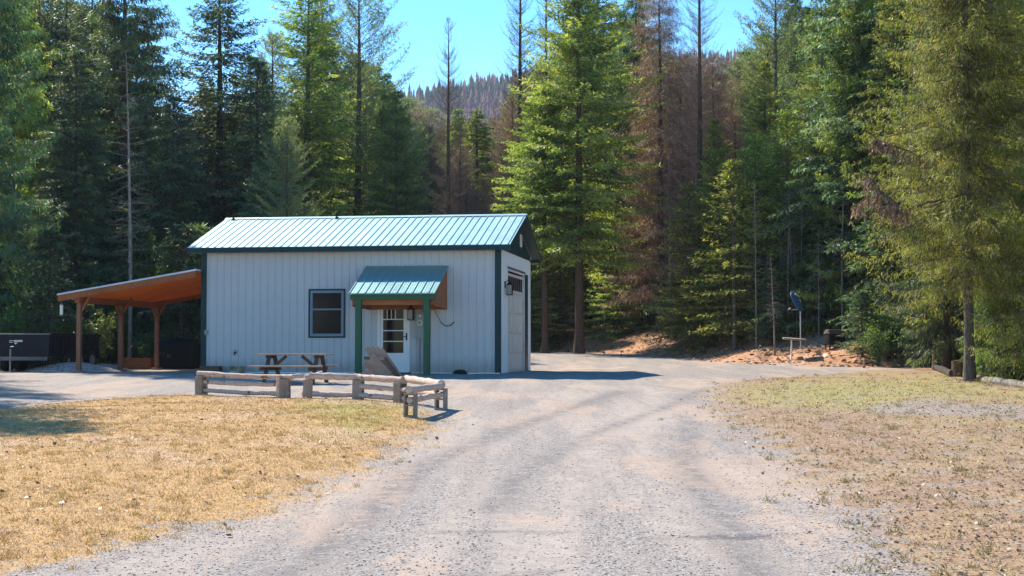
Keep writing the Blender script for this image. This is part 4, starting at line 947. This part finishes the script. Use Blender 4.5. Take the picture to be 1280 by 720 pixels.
def make_shrub(seed, H=1.4, R=1.0, n=1500, mat='shrub', stems=9, leaf=(.11, .05), pale=False):
    g = np.random.default_rng(seed); lv = Leaves(); b = MB()
    az = g.uniform(0, 6.28, stems); tips = []
    for a in az:
        rr = R * g.uniform(.25, .95); h = H * g.uniform(.6, 1.0); p0 = Vector((g.normal(0, .08), g.normal(0, .08), -.05)); p2 = Vector((rr * math.cos(a), rr * math.sin(a), h)); p1 = Vector((p2.x * .35, p2.y * .35, h * .6))
        b.tube([p0, p1, p2], [.018, .012, .005], 5); tips.append((np.array(p1), np.array(p2)))
    for k in range(n // 10):
        p1, p2 = tips[g.integers(stems)]; c = p1 + (p2 - p1) * g.uniform(-.5, 1.05) + g.normal(0, .13 * R, 3); c[2] = max(.05, c[2])
        P = c + g.normal(0, .09, (10, 3)); d = nrm_(g.normal(0, 1, (10, 3)) + np.array([0, 0, -.2])); wv = nrm_(np.cross(d, g.normal(0, 1, (10, 3))))
        lv.add(P, d * leaf[0] * g.uniform(.6, 1.2, (10, 1)), wv * leaf[1] * .5, np.clip(.35 + .35 * c[2] / H + g.normal(0, .15, 10), 0, 1))
    V, Q, T, MI = lv.arrays(); return dict(leaves=np_mesh('leaves', V, Q, [M[mat]], T), stems=b)
def shrub_root(d, mat='bark_dark'):
    e = empty('understory_shrub'); link_mesh('leaves', d['leaves'], e); d['stems'].build('stems', M[mat], e); return e

def plant(kind, u, D, top=None, H=None, rz=None, label='', cat='tree', name='conifer_tree', group=None, wide=1.0, x=None):
    p = at(u, D)
    if top is not None: H = CAMZ + (435 - top) / F * D - p.z
    d = TM[kind]; s = H / d['H']
    e = empty(name, p, random.uniform(0, 6.28) if rz is None else rz); e.scale = (wide * s, wide * s, s)
    link_mesh('trunk', d['trunk'], e); link_mesh('crown', d['crown'], e)
    setp(e, label, cat, group); return e
# featured trees, left to right
plant('cedar2', 12, 66, -60, label='tall feathery cedar filling the top left corner, olive with brown tips', name='cedar_tree', wide=1.1)
plant('hemlock', 92, 60, 62, label='blue-green hemlock with a pointed top, left of the tall dark cedar behind the carport', name='hemlock_tree')
plant('cedar', 152, 71, -95, label='very tall dark cedar behind the carport, left of the first sky gap', name='cedar_tree', wide=1.25)
plant('hemlock', 215, 66, 120, label='dark hemlock whose top ends below the first sky gap at left', name='hemlock_tree', wide=1.1)
plant('snag', 163, 54.5, 62, rz=1.0, label='thin pale dead tree with fine bare branches rising behind the carport', name='dead_tree')
plant('spruce', 272, 74, -45, label='tall dark spruce with drooping tiers, above the left end of the garage roof', name='spruce_tree', wide=1.3)
plant('firbright', 383, 88, -40, label='bright yellow-green fir with dense crown, over the left half of the garage roof', name='fir_tree', wide=1.3)
plant('pine', 447, 89, -20, label='dark open-crowned pine right of the bright fir, behind the garage roof', name='pine_tree', wide=1.3)
plant('larch', 560, 73, 22, label='slim bare larch standing alone against the sky above the garage roof', name='larch_tree', wide=.9)
plant('larch', 650, 80, -70, rz=2, label='bare larch against blue sky, left one of the close pair left of the big fir', name='larch_tree', wide=.9)
plant('larch', 683, 76, -60, rz=4, label='bare larch right one of the close pair, half hidden by the big fir', name='larch_tree', wide=.8)
plant('firbroad', 724, 66.5, -75, rz=.6, label='big broad yellow-green fir with a bare lower trunk, just right of the garage', name='fir_tree', wide=.94)
plant('firhigh', 681, 67.5, 105, rz=2.2, label='shorter fir with a straight reddish trunk, against the right end of the garage roof', name='fir_tree', wide=1.15)
plant('cedar', 796, 75, -50, label='dark narrow cedar squeezed between the big fir and the brown dead tree', name='cedar_tree', wide=.8)
plant('dead', 826, 68, -20, label='dead brown conifer thick with dry twigs, right of the big fir', name='dead_tree', wide=1.1)
plant('birch', 838, 67, 60, label='thin whitish dead stem in front of the brown dead conifer', name='dead_tree')
plant('dead', 852, 70.5, 60, rz=2, label='second dead brown conifer, just left of the dark larch trunk, its twigs reaching high', name='dead_tree', wide=1.2)
plant('larch2', 806, 70, 95, rz=1, label='rusty brown bushy tree between the dark narrow cedar and the dead brown conifer', name='larch_tree', wide=1.1)
plant('dead', 893, 74, 70, rz=3, label='dead brown conifer just right of the dark larch trunk, topped by sky', name='dead_tree', wide=1.2)
plant('larch2', 640, 78, 120, rz=2.5, label='rusty brown tree at the left side of the big fir, above the roof end', name='larch_tree', wide=1.2)
plant('larch2', 575, 80, 165, rz=.5, label='rusty brown bushy tree beside the lone bare larch, above the roof', name='larch_tree', wide=1.3)
plant('larch', 876, 63, -90, rz=1, label='bare larch with a thick dark reddish trunk standing on the needle bank', name='larch_tree', wide=.9)
plant('young', 918, 57.5, 205, label='young bright green fir on a slim pale trunk at the front of the bank', name='fir_tree', wide=1.1)
plant('firbright', 895, 62, 150, label='light green fir directly behind the young fir, beside the bare larch trunk', name='fir_tree', wide=1.1)
for (u_, D_, t_, w_, l_) in ((862, 60.5, 232, 1.1, 'small bright fir just left of the larch trunk, crown almost to the needle bank'), (900, 60, 188, 1.1, 'pale green young fir between the larch trunk and the young fir on the slim trunk'),
        (946, 59.5, 170, 1.1, 'bushy yellow-green fir right behind the young fir on the slim trunk'), (985, 58.5, 140, 1.0, 'dense green fir standing directly behind the oval dish'),
        (1022, 58, 165, 1.05, 'green fir reaching the ground behind the burn box'), (1062, 56.5, 185, 1.0, 'green fir just right of the burn box, left of the drooping brown branch'),
        (770, 71, 262, 1.2, 'low green fir half hidden right of the big fir trunk'), (800, 70, 300, 1.3, 'lowest green fir under the brown dead conifer'), (700, 74, 285, 1.3, 'low green fir seen between the two trunks right of the garage'), (655, 72, 300, 1.3, 'low green fir peeping out right behind the garage corner')):
    plant('younglow', u_, D_, t_, label=l_, name='fir_tree', wide=w_)
plant('pine2', 972, 69, -50, label='tall grey-green pine against the right end of the sky gap', name='pine_tree', wide=1.0)
plant('firbright', 958, 64, 78, rz=3, label='pale green fir in front of the tall grey-green pine', name='fir_tree', wide=1.0)
plant('fir', 1030, 60, -20, label='deep green fir behind the oval dish', name='fir_tree', wide=.9)
plant('cedar2', 1075, 56, -60, label='tall olive cedar left of the drooping brown branch, with open lower trunk', name='cedar_tree', wide=.85)
plant('hemlock2', 1120, 53, -50, label='dark hemlock behind the drooping brown branch, left of the big right cedar', name='hemlock_tree', wide=.8)
plant('cedar', 1183, 46.5, -120, label='cedar with a thick dark blue-grey trunk behind the slim pole', name='cedar_tree', wide=.8)
bc = plant('bigcedar', 1211, 37.5, -330, rz=.4, label='large drooping cedar with pale flared trunk at the edge of the right lawn', name='cedar_tree', wide=.92)
plant('bigcedar2', 1345, 36, -330, rz=2.4, label='cedar at the right picture edge with shaggy dark green foliage down to the ground', name='cedar_tree', wide=.92)
plant('sap2', 1262, 39.0, H=3.9, rz=1, label='leafy green sapling right of the big cedar trunk, behind the long pale log', name='sapling', cat='sapling', wide=1.15)
plant('sap2', 1250, 42.5, H=2.6, rz=3, label='low leafy sapling tight against the right side of the big cedar trunk', name='sapling', cat='sapling', wide=.9)
plant('younglow', 1150, 50.5, 290, rz=3, label='low green fir left of the slim pale pole at the forest edge', name='fir_tree', wide=1.1)
plant('young2', -215, 30, H=9.5, label='fir sapling at the left picture edge whose branch tips catch yellow light', name='fir_tree', wide=1.25)
def pix3(u, v, D):
    d = ray(u, v); return np.array([0, 0, CAMZ]) + d * (D / d[1])
def dead_limb(tree, ctrl, D, seed, hang=.5):
    g = np.random.default_rng(seed); lv = Leaves(); P = [pix3(u, v, D + k * .25) for k, (u, v) in enumerate(ctrl)]
    C = []
    for p, q in zip(P[:-1], P[1:]):
        for s in range(8): C.append(p + (q - p) * s / 8 + g.normal(0, .012, 3))
    C.append(P[-1]); C = np.array(C); n = len(C); b = MB(); b.tube([tuple(c) for c in C], list(np.linspace(.035, .008, n)), 6)
    fine = C[np.clip((g.random(150) ** .6 * (n - 1)).astype(int), int(n * .3), n - 1)] + g.normal(0, .03, (150, 3)); dn = nrm_(g.normal(0, .4, (150, 3)) + np.array([0, 0, -1.])); l = g.uniform(.1, hang, (150, 1))
    strips(lv, fine, fine + dn * l, .010, g.random(150), 0)
    f2 = fine + dn * l * g.uniform(.2, .9, (150, 1))
    for q in range(3): d2 = nrm_(dn + g.normal(0, .5, dn.shape)); lv.add(f2, d2 * .13, nrm_(np.cross(d2, g.normal(0, 1, d2.shape))) * .014, g.random(150))
    V, Q, T, MI = lv.arrays(); inv = Matrix.LocRotScale(tree.location, tree.rotation_euler, tree.scale).inverted()
    o = b.build('dead_branch', M['bark_red'], tree); o.matrix_parent_inverse = inv; o2 = link_mesh('dry_twigs', np_mesh('dry_twigs', V, Q, [M['brown']] * 2, T, MI), o)
    o['label'] = 'drooping brown dead branch reaching left'
dead_limb(bc, [(1190, 245), (1130, 262), (1100, 238), (1082, 215)], 36.6, 61, .75); dead_limb(bc, [(1190, 180), (1150, 195), (1110, 180), (1092, 172)], 36.9, 62, .45)
dead_limb(bc, [(1195, 262), (1120, 268), (1085, 245), (1066, 262)], 37.2, 63, .5)
# trees just outside the left edge: they shade the left of the lawn and gravel
for (x, y, H, k) in ((-22.5, 43, 17, 'hemlock2'), (-25, 49, 20, 'fir'), (-19, 32, 13, 'fir2'), (-15.5, 21, 9, 'hemlock'), (-20, 55, 19, 'cedar')):
    plant(k, 640 + x / y * F, y, H=H, label='conifer just beyond the left picture edge, seen only by its shade on the lawn', group='conifers beyond the left edge')
# forest behind
TOPL = [(-400, -60), (0, -60), (120, -60), (180, 20), (205, 105), (235, 90), (330, 55), (360, 10), (420, -20), (480, 60), (515, 120), (545, 165), (600, 175), (640, 150), (690, 60), (760, -40), (795, 0), (840, 90), (900, 95), (940, 75), (975, 20), (1020, -40), (1700, -60)]
n_bg = 0
gb = np.random.default_rng(77)
def fits(x, y, placed, dmin): return all((x - a) ** 2 + (y - c) ** 2 > dmin * dmin for a, c in placed)
placed = [(o.location.x, o.location.y) for o in COL.objects if o.type == 'EMPTY' and o.name.endswith('tree') or '_tree.' in o.name]
tries = 0
while n_bg < 170 and tries < 12000:
    tries += 1
    D = gb.uniform(59, 108); u = gb.uniform(-260, 1560); x = (u - 640) / F * D
    sf = float(sdist(FOREST, np.array([x]), np.array([D]))[0])
    if sf < 3.2 or not fits(x, D, placed, 2.3): continue
    lim = float(np.interp(u, [a for a, _ in TOPL], [c for _, c in TOPL]))
    top = lim + gb.uniform(0, 70)
    if D < 70 and u < 700: top = max(top, gb.uniform(140, 230))     # the sun must reach the yard: short trees in front
    H = CAMZ + (435 - top) / F * D - gz(x, D)
    if 520 < u < 665: k = gb.choice(['larch2', 'larch2', 'dead', 'pine2', 'larch2']); top = max(top, 150)
    elif 800 < u < 935: k = gb.choice(['larch2', 'dead', 'fir2', 'larch2', 'hemlock2'])
    elif u < 330: k = gb.choice(['hemlock', 'cedar', 'spruce', 'hemlock2', 'hemlock'])
    elif u > 1000: k = gb.choice(['fir', 'cedar2', 'hemlock2', 'cedar', 'fir2', 'cedar2'])
    else: k = gb.choice(['fir', 'fir2', 'hemlock2', 'pine', 'spruce'])
    H = CAMZ + (435 - top) / F * D - gz(x, D)
    if any(math.hypot(x + .77 * h_ - px_, D - .93 * h_ - py_) < 3.4 for px_, py_ in ((1, 66), (3, 63), (5, 61), (7, 58.5), (4, 57), (2, 60), (9, 54)) for h_ in np.arange(2, H, 1.2)): continue
    placed.append((x, D)); n_bg += 1
    bare = k in ('larch2', 'dead')
    plant(k, u, D, H=H, wide=gb.uniform(.85, 1.15) * (1.0 if H > 14 else 1.2), name='larch_tree' if k == 'larch2' else 'dead_tree' if k == 'dead' else 'conifer_tree',
          label='leafless brown tree deep in the crowded forest behind the front rows' if bare else 'green conifer deep in the crowded forest behind the front rows',
          group='brown trees in the forest depth' if bare else 'green conifers in the forest depth')
n2_ = 0; tries = 0
while n2_ < 80 and tries < 6000:
    tries += 1
    D = gb.uniform(91, 132); u = gb.uniform(420, 990); x = (u - 640) / F * D
    if not fits(x, D, placed, 2.4): continue
    lim = float(np.interp(u, [450, 500, 540, 600, 645, 700, 790, 830, 900, 935, 990], [60, 115, 135, 125, 95, 40, 20, 60, 85, 55, 20]))
    top = lim + gb.uniform(0, 45); H = CAMZ + (435 - top) / F * D - gz(x, D)
    k = gb.choice(['larch2', 'larch2', 'dead', 'pine2', 'hemlock2', 'fir2']) if (515 < u < 665 or 790 < u < 935) else gb.choice(['fir', 'fir2', 'hemlock2', 'pine'])
    placed.append((x, D)); n2_ += 1; bare = k in ('larch2', 'dead')
    plant(k, u, D, H=H, wide=gb.uniform(1.1, 1.5), name='larch_tree' if k == 'larch2' else 'dead_tree' if k == 'dead' else 'conifer_tree',
          label='leafless brown tree deep in the crowded forest behind the front rows' if bare else 'green conifer deep in the crowded forest behind the front rows',
          group='brown trees in the forest depth' if bare else 'green conifers in the forest depth')
# right-hand flank, close rows
for (x, y, H, k) in ((15.5, 40, 16, 'cedar2'), (17.5, 45, 18, 'fir'), (16, 49.5, 17, 'hemlock2'), (19.5, 51, 19, 'cedar'), (14.5, 52.5, 16, 'fir2'), (17, 56, 19, 'cedar2'), (21, 42, 17, 'fir2'), (13.2, 56, 17, 'hemlock'), (15.8, 33, 15, 'hemlock')):
    plant(k, 640 + x / y * F, y, H=H, label='green conifer deep in the crowded forest behind the front rows', group='green conifers in the forest depth')
# understory: saplings and shrubs along the forest edge
nsp = 0; tries = 0; pl2 = []
while nsp < 120 and tries < 9000:
    tries += 1
    u = gb.uniform(-140, 1420); D = gb.uniform(36, 76); x = (u - 640) / F * D
    sf = float(sdist(FOREST, np.array([x]), np.array([D]))[0])
    lo = 5.5 if 640 < u < 940 else .7
    if not (lo < sf < lo + 6.5) or not fits(x, D, pl2, 1.15): continue
    if 1140 < u < 1232 and D < 48.5: continue
    if 950 < u < 1075 and D < 55: continue
    if 640 < u < 700 and D < 60: continue
    pl2.append((x, D)); nsp += 1
    k = gb.choice(['sap', 'sap2', 'sap', 'sap2', 'sap']); H = gb.uniform(2.2, 5.5) if not 640 < u < 940 else gb.uniform(1.5, 3.6)
    if D < 43: H = gb.uniform(1.5, 2.6)
    side = 'left of and behind the garage' if u < 640 else ('on the needle bank right of the garage' if u < 940 else 'at the shaded forest edge on the right')
    plant(k, u, D, H=H, name='sapling', cat='sapling', label='dark green sapling among many %s' % side, group='saplings %s' % side, wide=gb.uniform(1, 1.5))
for q in range(14):
    plant('birch' if q % 2 else 'snag', gb.uniform(935, 1095), gb.uniform(53.6, 57.5), H=gb.uniform(3.2, 6.5), name='bare_sapling', cat='sapling', wide=1.3, label='slender pale leafless stem standing in the thicket behind the oval dish', group='pale stems behind the dish')
SH = [shrub_root(make_shrub(41 + q, 1.5, 1.0, 1800), 'bark_dark') for q in range(3)]
nsh = 0; tries = 0; first = [True] * 3; pl3 = []
while nsh < 130 and tries < 9000:
    tries += 1
    u = gb.uniform(-140, 1420); D = gb.uniform(33, 78); x = (u - 640) / F * D
    sf = float(sdist(FOREST, np.array([x]), np.array([D]))[0])
    lo = 5.5 if 640 < u < 930 else .4
    if not (lo < sf < lo + 5.5) or not fits(x, D, pl3, .85): continue
    if 1140 < u < 1232 and D < 48.5: continue
    if 890 < u < 1080 and D < 56.5: continue
    pl3.append((x, D)); q = nsh % 3; nsh += 1
    e = SH[q] if first[q] else copy_tree(SH[q]); first[q] = False
    s = gb.uniform(.55, 1.15) * (.7 if D < 43 else 1); e.location = (x, D, gz(x, D)); e.scale = (s * 1.1, s * 1.1, s * gb.uniform(.8, 1.3)); e.rotation_euler = (0, 0, gb.uniform(0, 6.28))
    side = 'left of and behind the garage' if u < 640 else ('on the needle bank right of the garage' if u < 930 else 'along the right forest edge')
    setp(e, 'leafy undergrowth bush in the crowd %s' % side, 'bush', 'bushes %s' % side)
d = make_shrub(60, 1.5, 1.2, 2600, 'dark', 12, (.16, .06)); e = shrub_root(d); e.location = hit(845, 421); e.scale = (1.3, 1.3, 1.15); e.location.z -= .05
setp(e, 'grey-green bushy plant on the needle bank, left of the reddish larch trunk', 'bush')

# ------------------------------------------------------------------ lawn blades, litter and loose stones
def scatter(n, poly, yr_, seed, mar=0.0, power=1.0):
    g = np.random.default_rng(seed); Yp = yr_[0] + (yr_[1] - yr_[0]) * g.random(n * 3) ** power; half = Yp * 640 / F * 1.06
    Xp = g.uniform(-1, 1, n * 3) * half; m_ = sdist(poly, Xp, Yp) + g.normal(0, .28, len(Xp)) > mar; return Xp[m_][:n], Yp[m_][:n], g
def blades(name, poly, n, yr_, seed, L, W, stops, label, flat=.5, mar=0.0, power=1.0):
    Xp, Yp, g = scatter(n, poly, yr_, seed, mar, power); nn = len(Xp); Zp = height(Xp, Yp) - .004
    P = np.stack([Xp, Yp, Zp], 1); az = g.uniform(0, 6.28, nn); tilt = g.uniform(.1, 1, nn) ** flat
    d = np.stack([np.cos(az) * tilt, np.sin(az) * tilt, 1.05 - tilt * .95], 1); d = nrm_(d); s = (Yp / 14).clip(1, 2)
    l = g.uniform(.5, 1.3, nn) * L; wv = nrm_(np.cross(d, g.normal(0, 1, d.shape))) * (W * .5 * s)[:, None]
    lv = Leaves(); lv.add(P, d * l[:, None], wv, g.random(nn)); V, Q, T, MI = lv.arrays()
    t = foliage(name + '_material', stops, .08, .0)
    o = link_mesh(name, np_mesh(name, V, Q, [t], T)); setp(o, label, name.replace('_', ' '), kind='stuff'); return o
blades('dry_grass', LAWN, 150000, (8.5, 32), 1, .032, .0042, [(0, (.37, .205, .080)), (.5, (.52, .315, .13)), (.9, (.62, .42, .20)), (1, (.30, .30, .09))], 'short straw coloured grass of the left lawn', power=1.25)
blades('thin_grass', RLAWN, 40000, (8.5, 44), 2, .03, .0042, [(0, (.20, .125, .06)), (.6, (.38, .255, .13)), (.85, (.28, .28, .08)), (1, (.50, .39, .23))], 'thin yellow grass of the right lawn', mar=.2, power=1.2)
def tufts(name, n, per, yr_, seed, test, L, stops, label):
    g = np.random.default_rng(seed); Yc = yr_[0] + (yr_[1] - yr_[0]) * g.random(n * 6) ** 1.2; Xc = g.uniform(-1, 1, n * 6) * Yc * 640 / F * 1.06; m_ = test(Xc, Yc, g); Xc = Xc[m_][:n]; Yc = Yc[m_][:n]
    sz = g.uniform(.5, 1.4, len(Xc)); Xp = np.repeat(Xc, per) + g.normal(0, .035, len(Xc) * per) * np.repeat(sz, per); Yp = np.repeat(Yc, per) + g.normal(0, .035, len(Xc) * per) * np.repeat(sz, per); nn = len(Xp)
    P = np.stack([Xp, Yp, height(Xp, Yp) - .005], 1); d = nrm_(np.stack([g.normal(0, .55, nn), g.normal(0, .55, nn), np.ones(nn) * .8], 1)); l = g.uniform(.4, 1.2, nn) * L * np.repeat(sz, per)
    lv = Leaves(); lv.add(P, d * l[:, None], nrm_(np.cross(d, g.normal(0, 1, d.shape))) * .0035, g.random(nn)); V, Q, T, MI = lv.arrays()
    o = link_mesh(name, np_mesh(name, V, Q, [foliage(name + '_material', stops, .2, .0)], T)); setp(o, label, name.replace('_', ' '), kind='stuff')
tufts('grass_tufts', 650, 24, (9, 31), 71, lambda Xp, Yp, g: sdist(LAWN, Xp, Yp) + g.normal(0, .25, len(Xp)) > -.05, .065, [(0, (.32, .18, .07)), (.5, (.52, .32, .135)), (.85, (.62, .43, .21)), (1, (.26, .25, .06))], 'slightly taller dry tufts standing up from the left lawn')
tufts('verge_tufts', 500, 22, (9, 43), 72, lambda Xp, Yp, g: sdist(RLAWN, Xp, Yp) + g.normal(0, .4, len(Xp)) > -.1, .07, [(0, (.22, .14, .065)), (.5, (.38, .26, .12)), (.8, (.20, .22, .055)), (1, (.46, .35, .19))], 'small tufts of green and dry grass on the right verge')
def flakes(name, poly, n, yr_, seed, S, stops, label, mar=0.0, power=1.0):
    Xp, Yp, g = scatter(n, poly, yr_, seed, mar, power); nn = len(Xp); Zp = height(Xp, Yp) + .008
    P = np.stack([Xp, Yp, Zp], 1); az = g.uniform(0, 6.28, nn); d = nrm_(np.stack([np.cos(az), np.sin(az), g.normal(.1, .25, nn)], 1)); l = g.uniform(.4, 1.5, nn) ** 1.5 * S
    wv = nrm_(np.cross(d, np.array([0, 0, 1.]) + g.normal(0, .5, d.shape))) * (l * g.uniform(.12, .45, nn))[:, None]
    lv = Leaves(); lv.add(P, d * l[:, None], wv, g.random(nn)); V, Q, T, MI = lv.arrays(); t = foliage(name + '_material', stops, .1, .0)
    o = link_mesh(name, np_mesh(name, V, Q, [t], T)); setp(o, label, name.replace('_', ' '), kind='stuff')
flakes('leaf_litter', RLAWN, 24000, (8.5, 40), 3, .028, [(0, (.14, .075, .045)), (.6, (.30, .18, .105)), (1, (.46, .34, .23))], 'brown and pale leaf litter strewn over the right lawn', power=1.2, mar=-.1)
flakes('needle_litter', FOREST, 16000, (48, 76), 4, .16, [(0, (.10, .045, .022)), (.5, (.34, .16, .07)), (1, (.55, .38, .25))], 'reddish needles, bark and twigs covering the bank', mar=.1)
flakes('lawn_litter', LAWN, 1100, (8.5, 30), 5, .038, [(0, (.07, .04, .025)), (.75, (.22, .125, .07)), (1, (.45, .34, .24))], 'dead leaves and bits of bark on the left lawn', mar=-.3)
def stones(name, n, yr_, seed, S, test, label, mat, power=1.2):
    g = np.random.default_rng(seed); Yp = yr_[0] + (yr_[1] - yr_[0]) * g.random(n * 3) ** power; Xp = g.uniform(-1, 1, n * 3) * Yp * 640 / F * 1.06
    m_ = test(Xp, Yp, g); Xp = Xp[m_][:n]; Yp = Yp[m_][:n]; nn = len(Xp); Zp = height(Xp, Yp)
    base = np.array([(1, 0, 0), (0, 1, 0), (-1, 0, 0), (0, -1, 0), (0, 0, .5), (0, 0, -.4)], float)
    fc = np.array([(0, 1, 4), (1, 2, 4), (2, 3, 4), (3, 0, 4), (1, 0, 5), (2, 1, 5), (3, 2, 5), (0, 3, 5)])
    r = S * (.45 + g.random(nn) ** 3 * 1.6); a = g.uniform(0, 6.28, nn)
    B = base[None] * (1 + g.normal(0, .22, (nn, 6, 1))) * np.stack([g.uniform(.7, 1.4, nn), g.uniform(.6, 1.1, nn), g.uniform(.5, .95, nn)], 1)[:, None, :] * r[:, None, None]
    ca, sa = np.cos(a)[:, None], np.sin(a)[:, None]; Bx = B[..., 0] * ca - B[..., 1] * sa; By = B[..., 0] * sa + B[..., 1] * ca
    V = np.stack([Bx + Xp[:, None], By + Yp[:, None], B[..., 2] + Zp[:, None] + r[:, None] * .12], -1).reshape(-1, 3)
    Q = (fc[None] + (np.arange(nn) * 6)[:, None, None]).reshape(-1, 3); T = np.repeat(g.random(nn), 8)
    o = link_mesh(name, np_mesh(name, V, Q, [mat], T)); setp(o, label, name.replace('_', ' '), kind='stuff')
def stonemat():
    t = NT('loose_stone'); c = t.ramp(t.attr('tone'), [(0, (.16, .145, .138)), (.35, (.28, .26, .245)), (.75, (.36, .335, .315)), (1, (.50, .47, .44))]); return t.done(t.bsdf(c, .9, .2))
smat = stonemat()
drv = lambda Xp, Yp, g: ((sdist(LAWN, Xp, Yp) + g.normal(0, .3, len(Xp))) < .15) & ((sdist(RLAWN, Xp, Yp) + g.normal(0, .35, len(Xp))) < .3) & (sdist(FOREST, Xp, Yp) < 0) & (vnoise(Xp * 2.0, Yp * .25, .6, 31) + g.normal(0, .25, len(Xp)) > -.05)
stones('loose_gravel', 30000, (8.5, 34), 6, .0068, drv, 'loose grey stones scattered over the gravel drive', smat, 1.5)
def bankt(Xp, Yp, g): s_ = sdist(FOREST, Xp, Yp); return (s_ > -.3) & (s_ < 5)
stones('bank_stones', 2500, (48, 76), 7, .05, bankt, 'small rocks and clods on the bank', smat, 1.0)

# ------------------------------------------------------------------ far hill with its forest
def hillz(x, y):
    base = 4 + 198 * sst(y + x * -.10, 420, 1250) * (1 + .12 * np.sin(x / 170 + .6)) + 18 * vnoise(x, y, 160, 40) * sst(y, 450, 700)
    return base + .05 * np.clip(x, -600, 600) * sst(y, 500, 1200) - 6 * (y < 430)
hx = np.linspace(-900, 900, 70); hy = np.linspace(400, 1700, 50); HX, HY = np.meshgrid(hx, hy); HZ = hillz(HX, HY)
ih = np.arange(70 * 50).reshape(50, 70); hq = np.stack([ih[:-1, :-1], ih[:-1, 1:], ih[1:, 1:], ih[1:, :-1]], -1).reshape(-1, 4)
t = NT('hill_floor'); hm = t.done(t.bsdf(t.mix(t.noise(.01, 4, .6, t.coord(obj=False)), (.05, .035, .03), (.03, .035, .02)), 1, .05))
hill = link_mesh('hill', np_mesh('hill', np.stack([HX, HY, HZ], -1), hq, [hm], smooth=True)); setp(hill, 'far wooded hill rising behind the forest', kind='structure')
g = np.random.default_rng(50); nT = 13000
yy = g.uniform(520, 1300, nT); xx = g.uniform(-.42, .42, nT) * yy; zz = hillz(xx, yy); V = []; Q = []; T = []; lvl = 4; sides = 6
hh = g.uniform(8, 19, nT) * g.uniform(.7, 1, nT); brown = vnoise(xx, yy, 70, 44) + vnoise(xx, yy, 25, 45) * .7 + g.normal(0, .12, nT) > -.02
Vs = []; Qs = []; Ts = []; off = 0
for L_ in range(lvl):
    f0 = L_ / lvl * .85 + .08; f1 = min(1.0, f0 + .36); rad = hh * .25 * (1 - f0) * np.where(brown, .8, 1)
    a = np.arange(sides) / sides * 6.283; jit_ = g.uniform(.55, 1.25, (nT, sides))
    ring = np.stack([xx[:, None] + np.cos(a + L_) * rad[:, None] * jit_, yy[:, None] + np.sin(a + L_) * rad[:, None] * jit_, zz[:, None] + (hh * f0)[:, None] + g.uniform(-.5, .3, (nT, sides))], -1)
    tip = np.stack([xx, yy, zz + hh * f1], -1)[:, None, :]; VV = np.concatenate([ring, tip], 1).reshape(-1, 3)
    tri = np.stack([np.arange(sides), (np.arange(sides) + 1) % sides, np.full(sides, sides)], 1)
    QQ = (tri[None] + (np.arange(nT) * (sides + 1))[:, None, None]).reshape(-1, 3) + off; off += len(VV); Vs.append(VV); Qs.append(QQ); Ts.append(np.repeat(np.where(brown, g.uniform(.6, 1, nT), g.uniform(0, .4, nT)), sides))
fm = foliage('far_forest', [(0, (.016, .034, .022)), (.4, (.04, .066, .036)), (.55, (.10, .058, .052)), (1, (.19, .11, .098))], .0, 0, 0)
o = link_mesh('distant_forest', np_mesh('distant_forest', np.concatenate(Vs), np.concatenate(Qs), [fm], np.concatenate(Ts))); setp(o, 'far-off mixed forest of green and rusty brown trees on the hill', 'forest', kind='stuff')
# haze
hb = MB(); hb.box(-1000, 1000, -250, 1750, -12, 330); t = NT('thin_air_haze'); vol = t.n('ShaderNodeVolumePrincipled')
vol.inputs['Color'].default_value = (.72, .82, 1, 1); vol.inputs['Density'].default_value = .00013; vol.inputs['Anisotropy'].default_value = .2
t.l(vol.outputs[0], t.out.inputs['Volume']); ho = hb.build('haze', t.m); setp(ho, 'thin blue air haze over the whole valley', kind='stuff')
